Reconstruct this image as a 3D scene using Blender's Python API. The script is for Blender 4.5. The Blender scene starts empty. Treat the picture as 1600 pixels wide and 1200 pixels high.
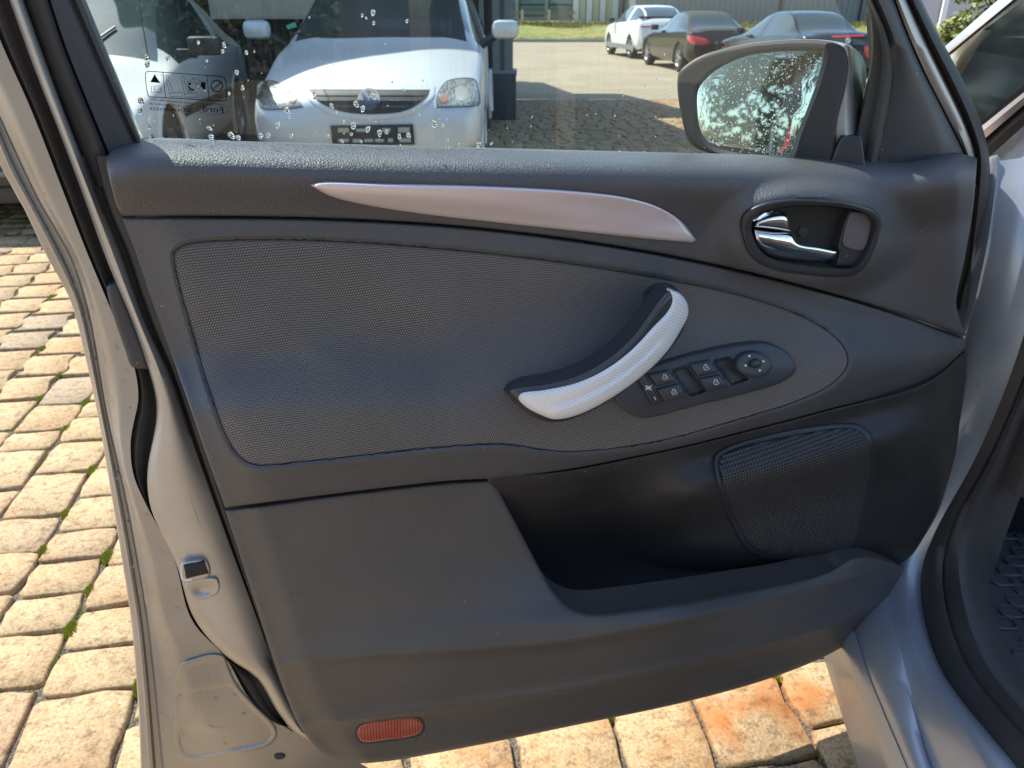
import bpy, bmesh, math, random
import numpy as np
from mathutils import Vector, Matrix
from mathutils.geometry import delaunay_2d_cdt
from mathutils.bvhtree import BVHTree
R = math.radians
random.seed(7); np.random.seed(7)
scene = bpy.context.scene
COL = scene.collection

# ------------------------------------------------------------------ camera, sky, sun, exposure
FPX = 1200.0; TH = R(25.87); CAMH = 1.2
cam_d = bpy.data.cameras.new('camera'); cam = bpy.data.objects.new('camera', cam_d); COL.objects.link(cam)
cam.location = (0, 0, CAMH); cam.rotation_euler = (R(90) - TH, 0, 0)
cam_d.sensor_width = 34.6; cam_d.lens = 34.6 * FPX / 1600
cam_d.clip_start = 0.02; cam_d.clip_end = 500
cam_d.dof.use_dof = True; cam_d.dof.focus_distance = 0.82; cam_d.dof.aperture_fstop = 13.0
scene.camera = cam
SUN_EL = 55.0
SUN_DIR = Vector((-0.78, 0.62, 0)).normalized() * math.cos(R(SUN_EL)) + Vector((0, 0, math.sin(R(SUN_EL))))
w = bpy.data.worlds.new('World'); scene.world = w; w.use_nodes = True
nt = w.node_tree; bg = nt.nodes['Background']
sky = nt.nodes.new('ShaderNodeTexSky'); sky.sky_type = 'NISHITA'; sky.sun_disc = False
sky.sun_elevation = R(SUN_EL); sky.sun_rotation = math.atan2(SUN_DIR.x, SUN_DIR.y)
nt.links.new(sky.outputs[0], bg.inputs[0]); bg.inputs[1].default_value = 0.15
sd = bpy.data.lights.new('sun', 'SUN'); sun = bpy.data.objects.new('sun', sd); COL.objects.link(sun)
sd.energy = 4.1; sd.angle = R(0.5); sd.color = (1.0, 0.93, 0.83)
sun.rotation_euler = SUN_DIR.to_track_quat('Z', 'Y').to_euler()
sun.location = (-8, 8, 12)
vs = scene.view_settings
vs.view_transform = 'Standard'; vs.look = 'None'; vs.gamma = 1; vs.use_curve_mapping = False
vs.exposure = 1.1

# ------------------------------------------------------------------ measuring helpers
CT, ST = math.cos(TH), math.sin(TH)
def ray(px, py):
    xr = (px - 800) / FPX; yd = (py - 600) / FPX
    return Vector((xr, CT - yd * ST, -(ST + yd * CT)))
CAM = Vector((0, 0, CAMH))
def onx(px, py, x): d = ray(px, py); return CAM + d * (x / d.x)
def ony(px, py, y): d = ray(px, py); return CAM + d * (y / d.y)
def onz(px, py, z): d = ray(px, py); return CAM + d * ((z - CAMH) / d.z)
DM = Matrix.Translation((0, 0.7976, 0)) @ Matrix.Rotation(R(20), 4, 'Z')   # the opened door's own frame
DI = DM.inverted(); CL = DI @ CAM; DR = DI.to_3x3()
def dp(px, py, w=0.0):
    d = DR @ ray(px, py)
    return CL + d * ((-w - CL.y) / d.y)

# ------------------------------------------------------------------ object helpers
WM = {}
def empty(name, loc, rz=0, label=None, cat=None, group=None):
    o = bpy.data.objects.new(name, None); COL.objects.link(o)
    o.location = loc; o.rotation_euler = (0, 0, rz); o.empty_display_size = 0.1
    WM[o] = Matrix.Translation(loc) @ Matrix.Rotation(rz, 4, 'Z')
    tag(o, label, cat, group)
    return o
def tag(o, label=None, cat=None, group=None, kind=None):
    if label: o['label'] = label
    if cat: o['category'] = cat
    if group: o['group'] = group
    if kind: o['kind'] = kind
    return o
def mesh(name, verts, faces, mat, smooth=True, sharp=40):
    m = bpy.data.meshes.new(name)
    m.from_pydata([tuple(v) for v in verts], [], [tuple(f) for f in faces])
    if not isinstance(mat, (list, tuple)): mat = [mat]
    for k in mat: m.materials.append(k)
    if smooth:
        m.shade_smooth()
        if sharp: m.set_sharp_from_angle(angle=R(sharp))
    m.update()
    return m
def obj(name, geo, mat, parent=None, M=None, smooth=True, sharp=40, recalc=False, label=None, cat=None, group=None, kind=None):
    M = M or Matrix.Identity(4)
    m = mesh(name, geo[0], geo[1], mat, smooth, sharp)
    if recalc:
        b = bmesh.new(); b.from_mesh(m); bmesh.ops.recalc_face_normals(b, faces=b.faces); b.to_mesh(m); b.free()
        if smooth and sharp: m.set_sharp_from_angle(angle=R(sharp))
    o = bpy.data.objects.new(name, m); COL.objects.link(o)
    o.matrix_basis = M
    if parent:
        o.parent = parent; o.matrix_parent_inverse = WM[parent].inverted()
    WM[o] = M.copy()
    return tag(o, label, cat, group, kind)
class G:
    """collects geometry"""
    def __init__(s): s.v = []; s.f = []
    def add(s, v, f):
        n = len(s.v); s.v += [Vector(a) for a in v]; s.f += [tuple(i + n for i in q) for q in f]; return s
    def geo(s): return (s.v, s.f)
    def __getitem__(s, i): return (s.v, s.f)[i]
    def box(s, a, b, M=None, bev=0):
        x0, y0, z0 = a; x1, y1, z1 = b
        v = [Vector(p) for p in [(x0,y0,z0),(x1,y0,z0),(x1,y1,z0),(x0,y1,z0),(x0,y0,z1),(x1,y0,z1),(x1,y1,z1),(x0,y1,z1)]]
        f = [(0,3,2,1),(4,5,6,7),(0,1,5,4),(1,2,6,5),(2,3,7,6),(3,0,4,7)]
        if bev:
            bm = bmesh.new(); vv = [bm.verts.new(p) for p in v]
            for q in f: bm.faces.new([vv[i] for i in q])
            bmesh.ops.bevel(bm, geom=list(bm.edges), offset=bev, segments=2, affect='EDGES', profile=0.5)
            bm.verts.index_update(); v = [p.co.copy() for p in bm.verts]; f = [[p.index for p in q.verts] for q in bm.faces]; bm.free()
        if M: v = [M @ p for p in v]
        return s.add(v, f)
    def tube(s, pts, r, n=8, closed=False, cap=True):
        pts = [Vector(p) for p in pts]; m = len(pts); rr = r if isinstance(r, (list, tuple)) else [r] * m
        v = []; f = []; up = None
        for i, p in enumerate(pts):
            a = pts[(i - 1) % m] if (closed or i > 0) else p; b = pts[(i + 1) % m] if (closed or i < m - 1) else p
            t = (b - a).normalized()
            if up is None: up = t.orthogonal().normalized()
            up = (up - t * up.dot(t)).normalized(); sd_ = t.cross(up)
            for k in range(n):
                an = 2 * math.pi * k / n
                v.append(p + (up * math.cos(an) + sd_ * math.sin(an)) * rr[i])
        for i in range(m if closed else m - 1):
            for k in range(n):
                a = i * n + k; b = i * n + (k + 1) % n; c = ((i + 1) % m) * n
                f.append((a, b, c + (k + 1) % n, c + k))
        if cap and not closed:
            f.append(tuple(range(n))[::-1]); f.append(tuple((m - 1) * n + k for k in range(n)))
        return s.add(v, f)
    def grid(s, rows, flip=False):
        n = len(rows[0]); v = [p for r in rows for p in r]; f = []
        for i in range(len(rows) - 1):
            for j in range(n - 1):
                q = (i*n+j, i*n+j+1, (i+1)*n+j+1, (i+1)*n+j)
                f.append(q[::-1] if flip else q)
        return s.add(v, f)
    def lathe(s, prof, n, M=None):
        """prof: (r, x) around the X axis"""
        v = []; f = []; m = len(prof)
        for k in range(n):
            a = 2 * math.pi * k / n
            for r, x in prof: v.append(Vector((x, r * math.cos(a), r * math.sin(a))))
        for k in range(n):
            for j in range(m - 1):
                a = k*m+j; b = ((k+1) % n)*m+j
                f.append((a, b, b+1, a+1))
        if M: v = [M @ p for p in v]
        return s.add(v, f)

def cr(P, n=8):
    """open Catmull-Rom through 2D/3D points"""
    P = [np.array(p, float) for p in P]
    if len(P) < 3: return [P[0] + (P[1]-P[0])*t/n for t in range(n+1)]
    Q = [2*P[0]-P[1]] + P + [2*P[-1]-P[-2]]; out = []
    for i in range(1, len(Q) - 2):
        p0, p1, p2, p3 = Q[i-1], Q[i], Q[i+1], Q[i+2]
        d1 = max(np.linalg.norm(p1-p0), 1e-6)**.5; d2 = max(np.linalg.norm(p2-p1), 1e-6)**.5; d3 = max(np.linalg.norm(p3-p2), 1e-6)**.5
        m1 = (p1-p0)/d1 - (p2-p0)/(d1+d2) + (p2-p1)/d2; m2 = (p2-p1)/d2 - (p3-p1)/(d2+d3) + (p3-p2)/d3
        m1 = m1*d2; m2 = m2*d2
        for k in range(n):
            t = k/n
            out.append((2*t**3-3*t**2+1)*p1 + (t**3-2*t**2+t)*m1 + (-2*t**3+3*t**2)*p2 + (t**3-t**2)*m2)
    out.append(P[-1]); return out
def resample(pts, step):
    pts = np.array(pts); d = np.r_[0, np.cumsum(np.linalg.norm(np.diff(pts, axis=0), axis=1))]
    n = max(2, int(round(d[-1]/step))); t = np.linspace(0, d[-1], n+1)
    return np.stack([np.interp(t, d, pts[:, k]) for k in range(pts.shape[1])], 1)
def closed(P, step):
    """closed outline; points with a third value 1 are sharp corners"""
    sh = [i for i, p in enumerate(P) if len(p) > 2 and p[2]]
    X = [np.array(p[:2], float) for p in P]; n = len(X)
    if not sh:
        c = cr(X[-3:] + X + X[:3], 8); k = 3*8
        c = c[k:k + n*8 + 1]
        r = resample(c, step); return r[:-1]
    out = []
    for a, i in enumerate(sh):
        j = sh[(a+1) % len(sh)]
        if j <= i: j += n
        if len(sh) == 1: j = i + n
        seg = [X[k % n] for k in range(i, j+1)]
        c = cr(seg, 8) if len(seg) > 2 else seg
        out.append(resample(c, step)[:-1])
    return np.concatenate(out)
def inside(pts, loop):
    x, y = pts[:, 0], pts[:, 1]; r = np.zeros(len(pts), bool); n = len(loop)
    for i in range(n):
        x0, y0 = loop[i]; x1, y1 = loop[(i+1) % n]
        c = ((y0 > y) != (y1 > y))
        if y1 != y0: r ^= c & (x < (x1-x0)*(y-y0)/(y1-y0)+x0)
    return r
def dist(pts, loop):
    a = loop; b = np.roll(loop, -1, axis=0); out = np.empty(len(pts)); ab = b-a; L = (ab**2).sum(1)+1e-12
    for s in range(0, len(pts), 2000):
        p = pts[s:s+2000, None, :]
        t = np.clip(((p-a[None])*ab[None]).sum(2)/L[None], 0, 1)
        out[s:s+2000] = np.sqrt((((a[None]+ab[None]*t[..., None])-p)**2).sum(2)).min(1)
    return out
def relief(outline, place, back, step=6, grid=8, rings=(1.5, 4, 8), raw=False, hole=None):
    """sheet over a closed 2D outline with a turned-back edge: place(p, distance)->3D, back(p)->3D for the rear rim"""
    L = np.array(outline, float) if raw else closed(outline, step)
    if ((L[:, 0]*np.roll(L[:, 1], -1) - np.roll(L[:, 0], -1)*L[:, 1]).sum()) < 0: L = L[::-1]
    n = len(L); t = np.roll(L, -1, 0) - np.roll(L, 1, 0); t /= np.linalg.norm(t, axis=1)[:, None] + 1e-9
    nn = np.stack([-t[:, 1], t[:, 0]], 1)
    free = []
    for r in rings:
        q = L + nn*r; d = dist(q, L); free.append(q[(d > r*.93) & inside(q, L)])
    x0, y0 = L.min(0); x1, y1 = L.max(0); mr = (max(rings) if rings else 0) + grid*.45
    gx, gy = np.meshgrid(np.arange(x0+grid/2, x1, grid), np.arange(y0+grid/2, y1, grid)); q = np.stack([gx.ravel(), gy.ravel()], 1)
    if len(q):
        q = q[inside(q, L)]
        if len(q): q = q[dist(q, L) > mr]
        free.append(q)
    free = np.concatenate(free) if free else np.zeros((0, 2))
    H = None
    if hole is not None:
        th = np.roll(hole, -1, 0)-np.roll(hole, 1, 0); th /= np.linalg.norm(th, axis=1)[:, None]+1e-9; nh = np.stack([-th[:, 1], th[:, 0]], 1)
        for r in (1.5, 3.5, 6):
            for s_ in (1, -1):
                q = hole+nh*r*s_; q = q[~inside(q, hole) & inside(q, L)]; q = q[(dist(q, hole) > r*.93) & (dist(q, L) > 1.5)]; free = np.concatenate([free[dist(free, q) > 1.0] if False else free, q])
    pts = np.concatenate([L, free]); edges = []
    if hole is not None:
        H = hole; k = len(pts)
        dd = dist(pts, H); keep = (~inside(pts, H)) & (dd > 1.2); keep[:n] = True; pts = pts[keep]; k = len(pts)
        pts = np.concatenate([pts, H]); edges = [(k+i, k+(i+1) % len(H)) for i in range(len(H))]
    res = delaunay_2d_cdt([Vector(p) for p in pts], edges, [list(range(n))], 1, 1e-5)
    V2 = np.array([tuple(v) for v in res[0]]); F = [tuple(f) for f in res[2]]
    if hole is not None:
        cen = np.array([V2[list(f)].mean(0) for f in F]); ins = inside(cen, H); F = [f for f, i in zip(F, ins) if not i]
    D = dist(V2, L)
    v = [place(p, d) for p, d in zip(V2, D)]
    # boundary
    idx = {}
    for i, d in enumerate(D):
        if d < 1e-4: idx[(round(V2[i][0], 2), round(V2[i][1], 2))] = i
    bl = [idx.get((round(p[0], 2), round(p[1], 2))) for p in L]; bp = [p for p, b in zip(L, bl) if b is not None]; bl = [b for b in bl if b is not None]
    k = len(v); v += [back(p) for p in bp]; m = len(bl)
    for i in range(m): F.append((bl[i], k+i, k+(i+1) % m, bl[(i+1) % m]))
    return (v, F)
def edge(d, rp, r):
    """rounded-over edge: drop in metres at distance d (px) for radius rp px / r metres"""
    if d >= rp: return 0.0
    return r*(1-math.sqrt(max(0, 1-(1-d/rp)**2)))
def panel(name, outline, wf, mat, parent, r=.003, rp=5, skirt=.012, step=6, grid=9, rings=None, hole=None, **kw):
    if not callable(wf): c = wf; wf = lambda x, y: c
    if rings is None: rings = (rp*.12, rp*.35, rp*.7, rp*1.05)
    def pl(p, d): return dp(p[0], p[1], wf(p[0], p[1]) - edge(d, rp, r))
    def bk(p): q = dp(p[0], p[1], wf(p[0], p[1]) - r); return Vector((q.x, q.y + skirt, q.z))
    g = relief(outline, pl, bk, step, grid, rings, hole=hole)
    return obj(name, (g[0], [f for f in g[1]]), mat, parent, DM, recalc=True, **kw)
def sst(x, a, b):
    t = min(1, max(0, (x-a)/(b-a))); return t*t*(3-2*t)
def lin(xs, ys):
    return lambda x: float(np.interp(x, xs, ys))
def smooth_lin(xs, ys, n=10):
    c = cr([np.array((a, b), float) for a, b in zip(xs, ys)], n); c = np.array(c)
    return lambda x: float(np.interp(x, c[:, 0], c[:, 1]))
def text_geo(s, size=1.0, shear=0, ext=0.0, align='CENTER'):
    cu = bpy.data.curves.new('lettering', 'FONT'); cu.body = s; cu.size = size; cu.align_x = align; cu.align_y = 'CENTER'; cu.shear = shear; cu.resolution_u = 3
    o = bpy.data.objects.new('lettering', cu); m = o.to_mesh()
    v = [p.co.copy() for p in m.vertices]; f = [tuple(p.vertices) for p in m.polygons]
    o.to_mesh_clear(); bpy.data.objects.remove(o); bpy.data.curves.remove(cu)
    return v, f
def stroke(g, pts, wd, fn, closed_=False):
    """flat line of width wd in 2D mapped by fn"""
    P = [np.array(p, float) for p in pts]; n = len(P); a = []; b = []
    for i in range(n):
        p = P[i]; q0 = P[(i-1) % n] if closed_ or i > 0 else p; q1 = P[(i+1) % n] if closed_ or i < n-1 else p
        t = q1-q0; t = t/(np.linalg.norm(t)+1e-9); nn = np.array((-t[1], t[0]))*wd/2; a.append(fn(*(p+nn))); b.append(fn(*(p-nn)))
    m = n if closed_ else n-1
    g.add(a+b, [(i, (i+1) % n, n+(i+1) % n, n+i) for i in range(m)])
def fillp(g, pts, fn):
    g.add([fn(*p) for p in pts], [tuple(range(len(pts)))])
def circ(cx, cy, rx, ry=None, n=24, a0=0, a1=360):
    ry = ry or rx
    return [(cx+rx*math.cos(R(a0+(a1-a0)*i/n)), cy+ry*math.sin(R(a0+(a1-a0)*i/n))) for i in range(n if a1-a0 == 360 else n+1)]

# ------------------------------------------------------------------ materials
def mat(name, base, rough=.5, metal=0, **k):
    m = bpy.data.materials.new(name); m.use_nodes = True; t = m.node_tree; b = t.nodes['Principled BSDF']
    b.inputs['Base Color'].default_value = (*base, 1); b.inputs['Roughness'].default_value = rough; b.inputs['Metallic'].default_value = metal
    if 'coat' in k: b.inputs['Coat Weight'].default_value = k['coat']; b.inputs['Coat Roughness'].default_value = k.get('coat_r', .03)
    if 'spec' in k: b.inputs['Specular IOR Level'].default_value = k['spec']
    if 'sheen' in k: b.inputs['Sheen Weight'].default_value = k['sheen']; b.inputs['Sheen Roughness'].default_value = .5
    if 'emit' in k: b.inputs['Emission Color'].default_value = (*k['emit'], 1); b.inputs['Emission Strength'].default_value = k.get('es', 1)
    return m
def N(m, t, **k):
    n = m.node_tree.nodes.new(t)
    for a, v in k.items():
        if a.startswith('_'): setattr(n, a[1:], v)
        else: n.inputs[a.replace('__', ' ')].default_value = v
    return n
def Lk(m, a, ao, b, bi): m.node_tree.links.new(a.outputs[ao], b.inputs[bi])
def coords(m, scale=(1, 1, 1), which='Object', rot=(0, 0, 0)):
    c = N(m, 'ShaderNodeTexCoord'); p = N(m, 'ShaderNodeMapping'); p.inputs['Scale'].default_value = scale; p.inputs['Rotation'].default_value = rot
    Lk(m, c, which, p, 'Vector'); return p
def bsdf(m): return m.node_tree.nodes['Principled BSDF']
def add_bump(m, src, out, strength, distance):
    b = N(m, 'ShaderNodeBump', Strength=strength, Distance=distance); Lk(m, src, out, b, 'Height')
    p = bsdf(m).inputs['Normal']
    if p.links: m.node_tree.links.new(p.links[0].from_socket, b.inputs['Normal'])
    m.node_tree.links.new(b.outputs[0], p)
def ramp(m, src, out, stops):
    r = N(m, 'ShaderNodeValToRGB'); e = r.color_ramp.elements
    while len(e) < len(stops): e.new(.5)
    for k, (p, c) in enumerate(stops): e[k].position = p; e[k].color = (*c, 1)
    Lk(m, src, out, r, 'Fac'); return r
def grain(m, sc=620, st=.8, d=.0008, var=.12, wear=True):
    c = coords(m); b = bsdf(m); base = b.inputs['Base Color'].default_value[:3]
    v = N(m, 'ShaderNodeTexVoronoi', Scale=sc); v.feature = 'SMOOTH_F1'; Lk(m, c, 0, v, 'Vector')
    n = N(m, 'ShaderNodeTexNoise', Scale=sc*2.2, Detail=2.0); Lk(m, c, 0, n, 'Vector')
    a = N(m, 'ShaderNodeMath', _operation='ADD'); Lk(m, v, 'Distance', a, 0); Lk(m, n, 0, a, 1)
    add_bump(m, a, 0, st, d)
    n2 = N(m, 'ShaderNodeTexNoise', Scale=6.0, Detail=5.0); Lk(m, c, 0, n2, 'Vector')
    r = ramp(m, n2, 0, [(.3, [x*(1-var) for x in base]), (.7, [x*(1+var) for x in base])]); Lk(m, r, 0, b, 'Base Color')
    dv = N(m, 'ShaderNodeTexVoronoi', Scale=34.0); Lk(m, c, 0, dv, 'Vector'); dl = N(m, 'ShaderNodeMath', _operation='LESS_THAN'); Lk(m, dv, 'Distance', dl, 0); dl.inputs[1].default_value = .045
    dn = N(m, 'ShaderNodeTexNoise', Scale=3.5, Detail=7.0, Roughness=.7); Lk(m, c, 0, dn, 'Vector'); dr = ramp(m, dn, 0, [(.50, (0, 0, 0)), (.78, (.16, .16, .16))]); da = N(m, 'ShaderNodeMath', _operation='MAXIMUM'); Lk(m, dl, 0, da, 0); Lk(m, dr, 0, da, 1); dm = N(m, 'ShaderNodeMath', _operation='MULTIPLY'); Lk(m, da, 0, dm, 0); dm.inputs[1].default_value = .55
    dx = N(m, 'ShaderNodeMix', _data_type='RGBA'); Lk(m, dm, 0, dx, 0); Lk(m, r, 0, dx, 6); dx.inputs[7].default_value = (.30, .27, .23, 1); Lk(m, dx, 2, b, 'Base Color')
    n3 = N(m, 'ShaderNodeTexNoise', Scale=14.0, Detail=6.0); Lk(m, c, 0, n3, 'Vector')
    ro = b.inputs['Roughness'].default_value; q = N(m, 'ShaderNodeMapRange'); q.inputs['To Min'].default_value = ro-.07; q.inputs['To Max'].default_value = ro+.07
    Lk(m, n3, 0, q, 'Value'); Lk(m, q, 0, b, 'Roughness')
    return m
M_trim = grain(mat('charcoal_trim', (.082, .079, .084), .36, spec=.6))
M_trim2 = grain(mat('charcoal_warm_bounce', (.084, .076, .070), .37, spec=.6), sc=520, st=.7)  # brown tint paints in warm bounce from the sunlit paving
M_dark = grain(mat('smooth_black_plastic', (.030, .031, .036), .38), sc=900, st=.08, d=.0002, var=.05)
M_switch = grain(mat('switch_black', (.042, .044, .052), .42), sc=1200, st=.12, d=.0002, var=.05)
M_gap = mat('gap_shade_black', (.012, .012, .013), .6)  # near-black that paints shade into slots, gaps and recesses
M_rubber = grain(mat('seal_rubber', (.034, .030, .028), .55), sc=300, st=.15, d=.0003)
M_pocket = grain(mat('pocket_shade_plastic', (.027, .025, .025), .46), sc=600, st=.25)  # darker than the trim, painting in the pocket's deep shade
M_white = mat('printed_white', (.75, .75, .75), .5)
M_print = mat('printed_black', (.004, .004, .005), .8, spec=.1)
M_chrome = mat('chrome', (.82, .82, .80), .06, 1.0)
M_tyre = mat('tyre_rubber', (.018, .018, .018), .75)
M_rim = mat('alloy_rim', (.5, .5, .5), .3, .9)

def silver(name, base=(.37, .36, .345), rough=.36, metal=.72, dirt=.5):
    m = mat(name, base, rough, metal, coat=.35, coat_r=.12); c = coords(m)
    n = N(m, 'ShaderNodeTexNoise', Scale=9.0, Detail=6.0); Lk(m, c, 0, n, 'Vector')
    r = ramp(m, n, 0, [(.35, [x*.86 for x in base]), (.65, base)])
    v = N(m, 'ShaderNodeTexVoronoi', Scale=55.0); Lk(m, c, 0, v, 'Vector')      # specks of dirt
    lt = N(m, 'ShaderNodeMath', _operation='LESS_THAN'); Lk(m, v, 'Distance', lt, 0); lt.inputs[1].default_value = .045*dirt*2
    mx = N(m, 'ShaderNodeMix', _data_type='RGBA'); Lk(m, lt, 0, mx, 0); Lk(m, r, 0, mx, 6); mx.inputs[7].default_value = (.10, .07, .04, 1)
    Lk(m, mx, 2, bsdf(m), 'Base Color')
    q = N(m, 'ShaderNodeMapRange'); q.inputs['To Min'].default_value = rough-.06; q.inputs['To Max'].default_value = rough+.14; Lk(m, n, 0, q, 'Value'); Lk(m, q, 0, bsdf(m), 'Roughness')
    n2 = N(m, 'ShaderNodeTexNoise', Scale=700.0, Detail=1.0); Lk(m, c, 0, n2, 'Vector'); add_bump(m, n2, 0, .06, .0003)
    n3 = N(m, 'ShaderNodeTexNoise', Scale=60.0, Detail=2.0); Lk(m, c, 0, n3, 'Vector'); add_bump(m, n3, 0, .10, .001)
    return m
M_silver = silver('silver_paint')
M_sill = silver('sill_sky_silver', (.40, .435, .475), .36, .55)  # the body silver again, blued to paint in sky light
M_hblack = mat('handle_black', (.030, .034, .042), .28, coat=.5, coat_r=.2)
M_silver_frame = silver('silver_frame_paint', (.50, .48, .46), .36, .75, .25)

def fabric():
    m = mat('woven_fabric', (.10, .095, .095), .75, sheen=.25); c = coords(m, (385, 1, 385))
    w = N(m, 'ShaderNodeTexNoise', Scale=9.0, Detail=2.0); cc = N(m, 'ShaderNodeTexCoord'); Lk(m, cc, 'Object', w, 'Vector')
    sub = N(m, 'ShaderNodeVectorMath', _operation='MULTIPLY_ADD'); Lk(m, w, 'Color', sub, 0); sub.inputs[1].default_value = (1.2, 0, 1.2); Lk(m, c, 0, sub, 2)
    s = N(m, 'ShaderNodeSeparateXYZ'); Lk(m, sub, 0, s, 0)
    s0 = N(m, 'ShaderNodeSeparateXYZ'); Lk(m, c, 0, s0, 0); zz = N(m, 'ShaderNodeMath', _operation='MULTIPLY_ADD'); Lk(m, s, 'Y', zz, 0); zz.inputs[1].default_value = 300; Lk(m, s, 'Z', zz, 2)
    # brick-like weave: rows offset by half
    fz = N(m, 'ShaderNodeMath', _operation='FLOOR'); Lk(m, zz, 0, fz, 0)
    h = N(m, 'ShaderNodeMath', _operation='MULTIPLY_ADD'); Lk(m, fz, 0, h, 0); h.inputs[1].default_value = .5; Lk(m, s, 'X', h, 2)
    out = []
    for src, o in ((h, 0), (zz, 0)):
        fr = N(m, 'ShaderNodeMath', _operation='FRACT'); Lk(m, src, o, fr, 0)
        su = N(m, 'ShaderNodeMath', _operation='SUBTRACT'); Lk(m, fr, 0, su, 0); su.inputs[1].default_value = .5
        ab = N(m, 'ShaderNodeMath', _operation='ABSOLUTE'); Lk(m, su, 0, ab, 0); out.append(ab)
    mx = N(m, 'ShaderNodeMath', _operation='MAXIMUM'); Lk(m, out[0], 0, mx, 0); Lk(m, out[1], 0, mx, 1)
    r = ramp(m, mx, 0, [(.24, (.235, .212, .198)), (.43, (.036, .032, .031))])
    mr = N(m, 'ShaderNodeMix', _data_type='RGBA', _blend_type='MULTIPLY'); mr.inputs[0].default_value = 1
    n2 = N(m, 'ShaderNodeTexNoise', Scale=5.0, Detail=4.0); Lk(m, cc, 'Object', n2, 'Vector'); r2 = ramp(m, n2, 0, [(.3, (.8, .8, .8)), (.7, (1.1, 1.08, 1.05))])
    Lk(m, r, 0, mr, 6); Lk(m, r2, 0, mr, 7); Lk(m, mr, 2, bsdf(m), 'Base Color')
    inv = N(m, 'ShaderNodeMath', _operation='SUBTRACT'); inv.inputs[0].default_value = .5; Lk(m, mx, 0, inv, 1)
    add_bump(m, inv, 0, .55, .0016)
    return m
M_fabric = fabric()
def carbon(name, base, rough, metal, sc=170, amt=.16):
    """fine diagonal weave"""
    m = mat(name, base, rough, metal, coat=.3, coat_r=.15); c = coords(m, (sc, 1, sc), rot=(0, R(18), 0))
    ck = N(m, 'ShaderNodeTexWave', Scale=.32, Distortion=0.0); ck.bands_direction = 'DIAGONAL'; Lk(m, c, 0, ck, 'Vector')
    ck2 = N(m, 'ShaderNodeTexWave', Scale=1.1, Distortion=0.0); ck2.bands_direction = 'Z'; Lk(m, c, 0, ck2, 'Vector')
    mu = N(m, 'ShaderNodeMath', _operation='MULTIPLY'); Lk(m, ck, 'Fac', mu, 0); Lk(m, ck2, 'Fac', mu, 1)
    r = ramp(m, mu, 0, [(0, [x*(1-amt) for x in base]), (1, [min(1, x*(1+amt)) for x in base])]); Lk(m, r, 0, bsdf(m), 'Base Color')
    add_bump(m, mu, 0, .12, .0004); return m
M_cover = carbon('pale_silver_weave', (.88, .89, .90), .36, .1, 430, .2)
M_inlay = carbon('satin_inlay', (.86, .72, .73), .34, .35, 900, .2)  # pink base paints the paving's reflection onto a silver strip

def thin_glass(name, tint=(.74, .85, .82), refl=(1, 1, 1), dirt=True):
    m = bpy.data.materials.new(name); m.use_nodes = True; t = m.node_tree; t.nodes.clear()
    o = t.nodes.new('ShaderNodeOutputMaterial'); tr = t.nodes.new('ShaderNodeBsdfTransparent'); tr.inputs[0].default_value = (*tint, 1)
    gl = t.nodes.new('ShaderNodeBsdfGlossy'); gl.inputs['Roughness'].default_value = .01; gl.inputs[0].default_value = (*refl, 1)
    fr = t.nodes.new('ShaderNodeFresnel'); fr.inputs[0].default_value = 1.5; mx = t.nodes.new('ShaderNodeMixShader')
    t.links.new(fr.outputs[0], mx.inputs[0]); t.links.new(tr.outputs[0], mx.inputs[1]); t.links.new(gl.outputs[0], mx.inputs[2])
    if dirt:
        df = t.nodes.new('ShaderNodeBsdfDiffuse'); df.inputs[0].default_value = (.5, .52, .5, 1)
        tc = t.nodes.new('ShaderNodeTexCoord'); mp = t.nodes.new('ShaderNodeMapping'); mp.inputs['Scale'].default_value = (60, 1, 3); mp.inputs['Rotation'].default_value = (0, R(12), 0)
        ns = t.nodes.new('ShaderNodeTexNoise'); ns.inputs['Scale'].default_value = 6; ns.inputs['Detail'].default_value = 5
        rp = t.nodes.new('ShaderNodeMapRange'); rp.inputs['From Min'].default_value = .5; rp.inputs['From Max'].default_value = .8; rp.inputs['To Max'].default_value = .09
        rp.inputs['To Min'].default_value = .012
        t.links.new(tc.outputs['Object'], mp.inputs[0]); t.links.new(mp.outputs[0], ns.inputs[0]); t.links.new(ns.outputs[0], rp.inputs[0])
        m2 = t.nodes.new('ShaderNodeMixShader'); t.links.new(rp.outputs[0], m2.inputs[0]); t.links.new(mx.outputs[0], m2.inputs[1]); t.links.new(df.outputs[0], m2.inputs[2])
        t.links.new(m2.outputs[0], o.inputs[0])
    else: t.links.new(mx.outputs[0], o.inputs[0])
    return m
M_glass = thin_glass('window_glass')
M_drop = mat('water_drop', (1, 1, 1), .0); bsdf(M_drop).inputs['Transmission Weight'].default_value = 1; bsdf(M_drop).inputs['IOR'].default_value = 1.33
M_mirror = mat('mirror_silvering', (.85, .87, .88), .02, 1.0)
M_red = mat('red_reflector', (.45, .03, .02), .2, 0, coat=.8)
def _red():
    c = coords(M_red, (260, 1, 260)); v = N(M_red, 'ShaderNodeTexVoronoi', Scale=1.0); v.distance = 'CHEBYCHEV'; v.inputs['Randomness'].default_value = 0; Lk(M_red, c, 0, v, 'Vector')
    r = ramp(M_red, v, 0, [(.15, (.62, .12, .07)), (.5, (.20, .01, .01))]); Lk(M_red, r, 0, bsdf(M_red), 'Base Color'); add_bump(M_red, v, 0, .6, .001)
_red()
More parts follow.
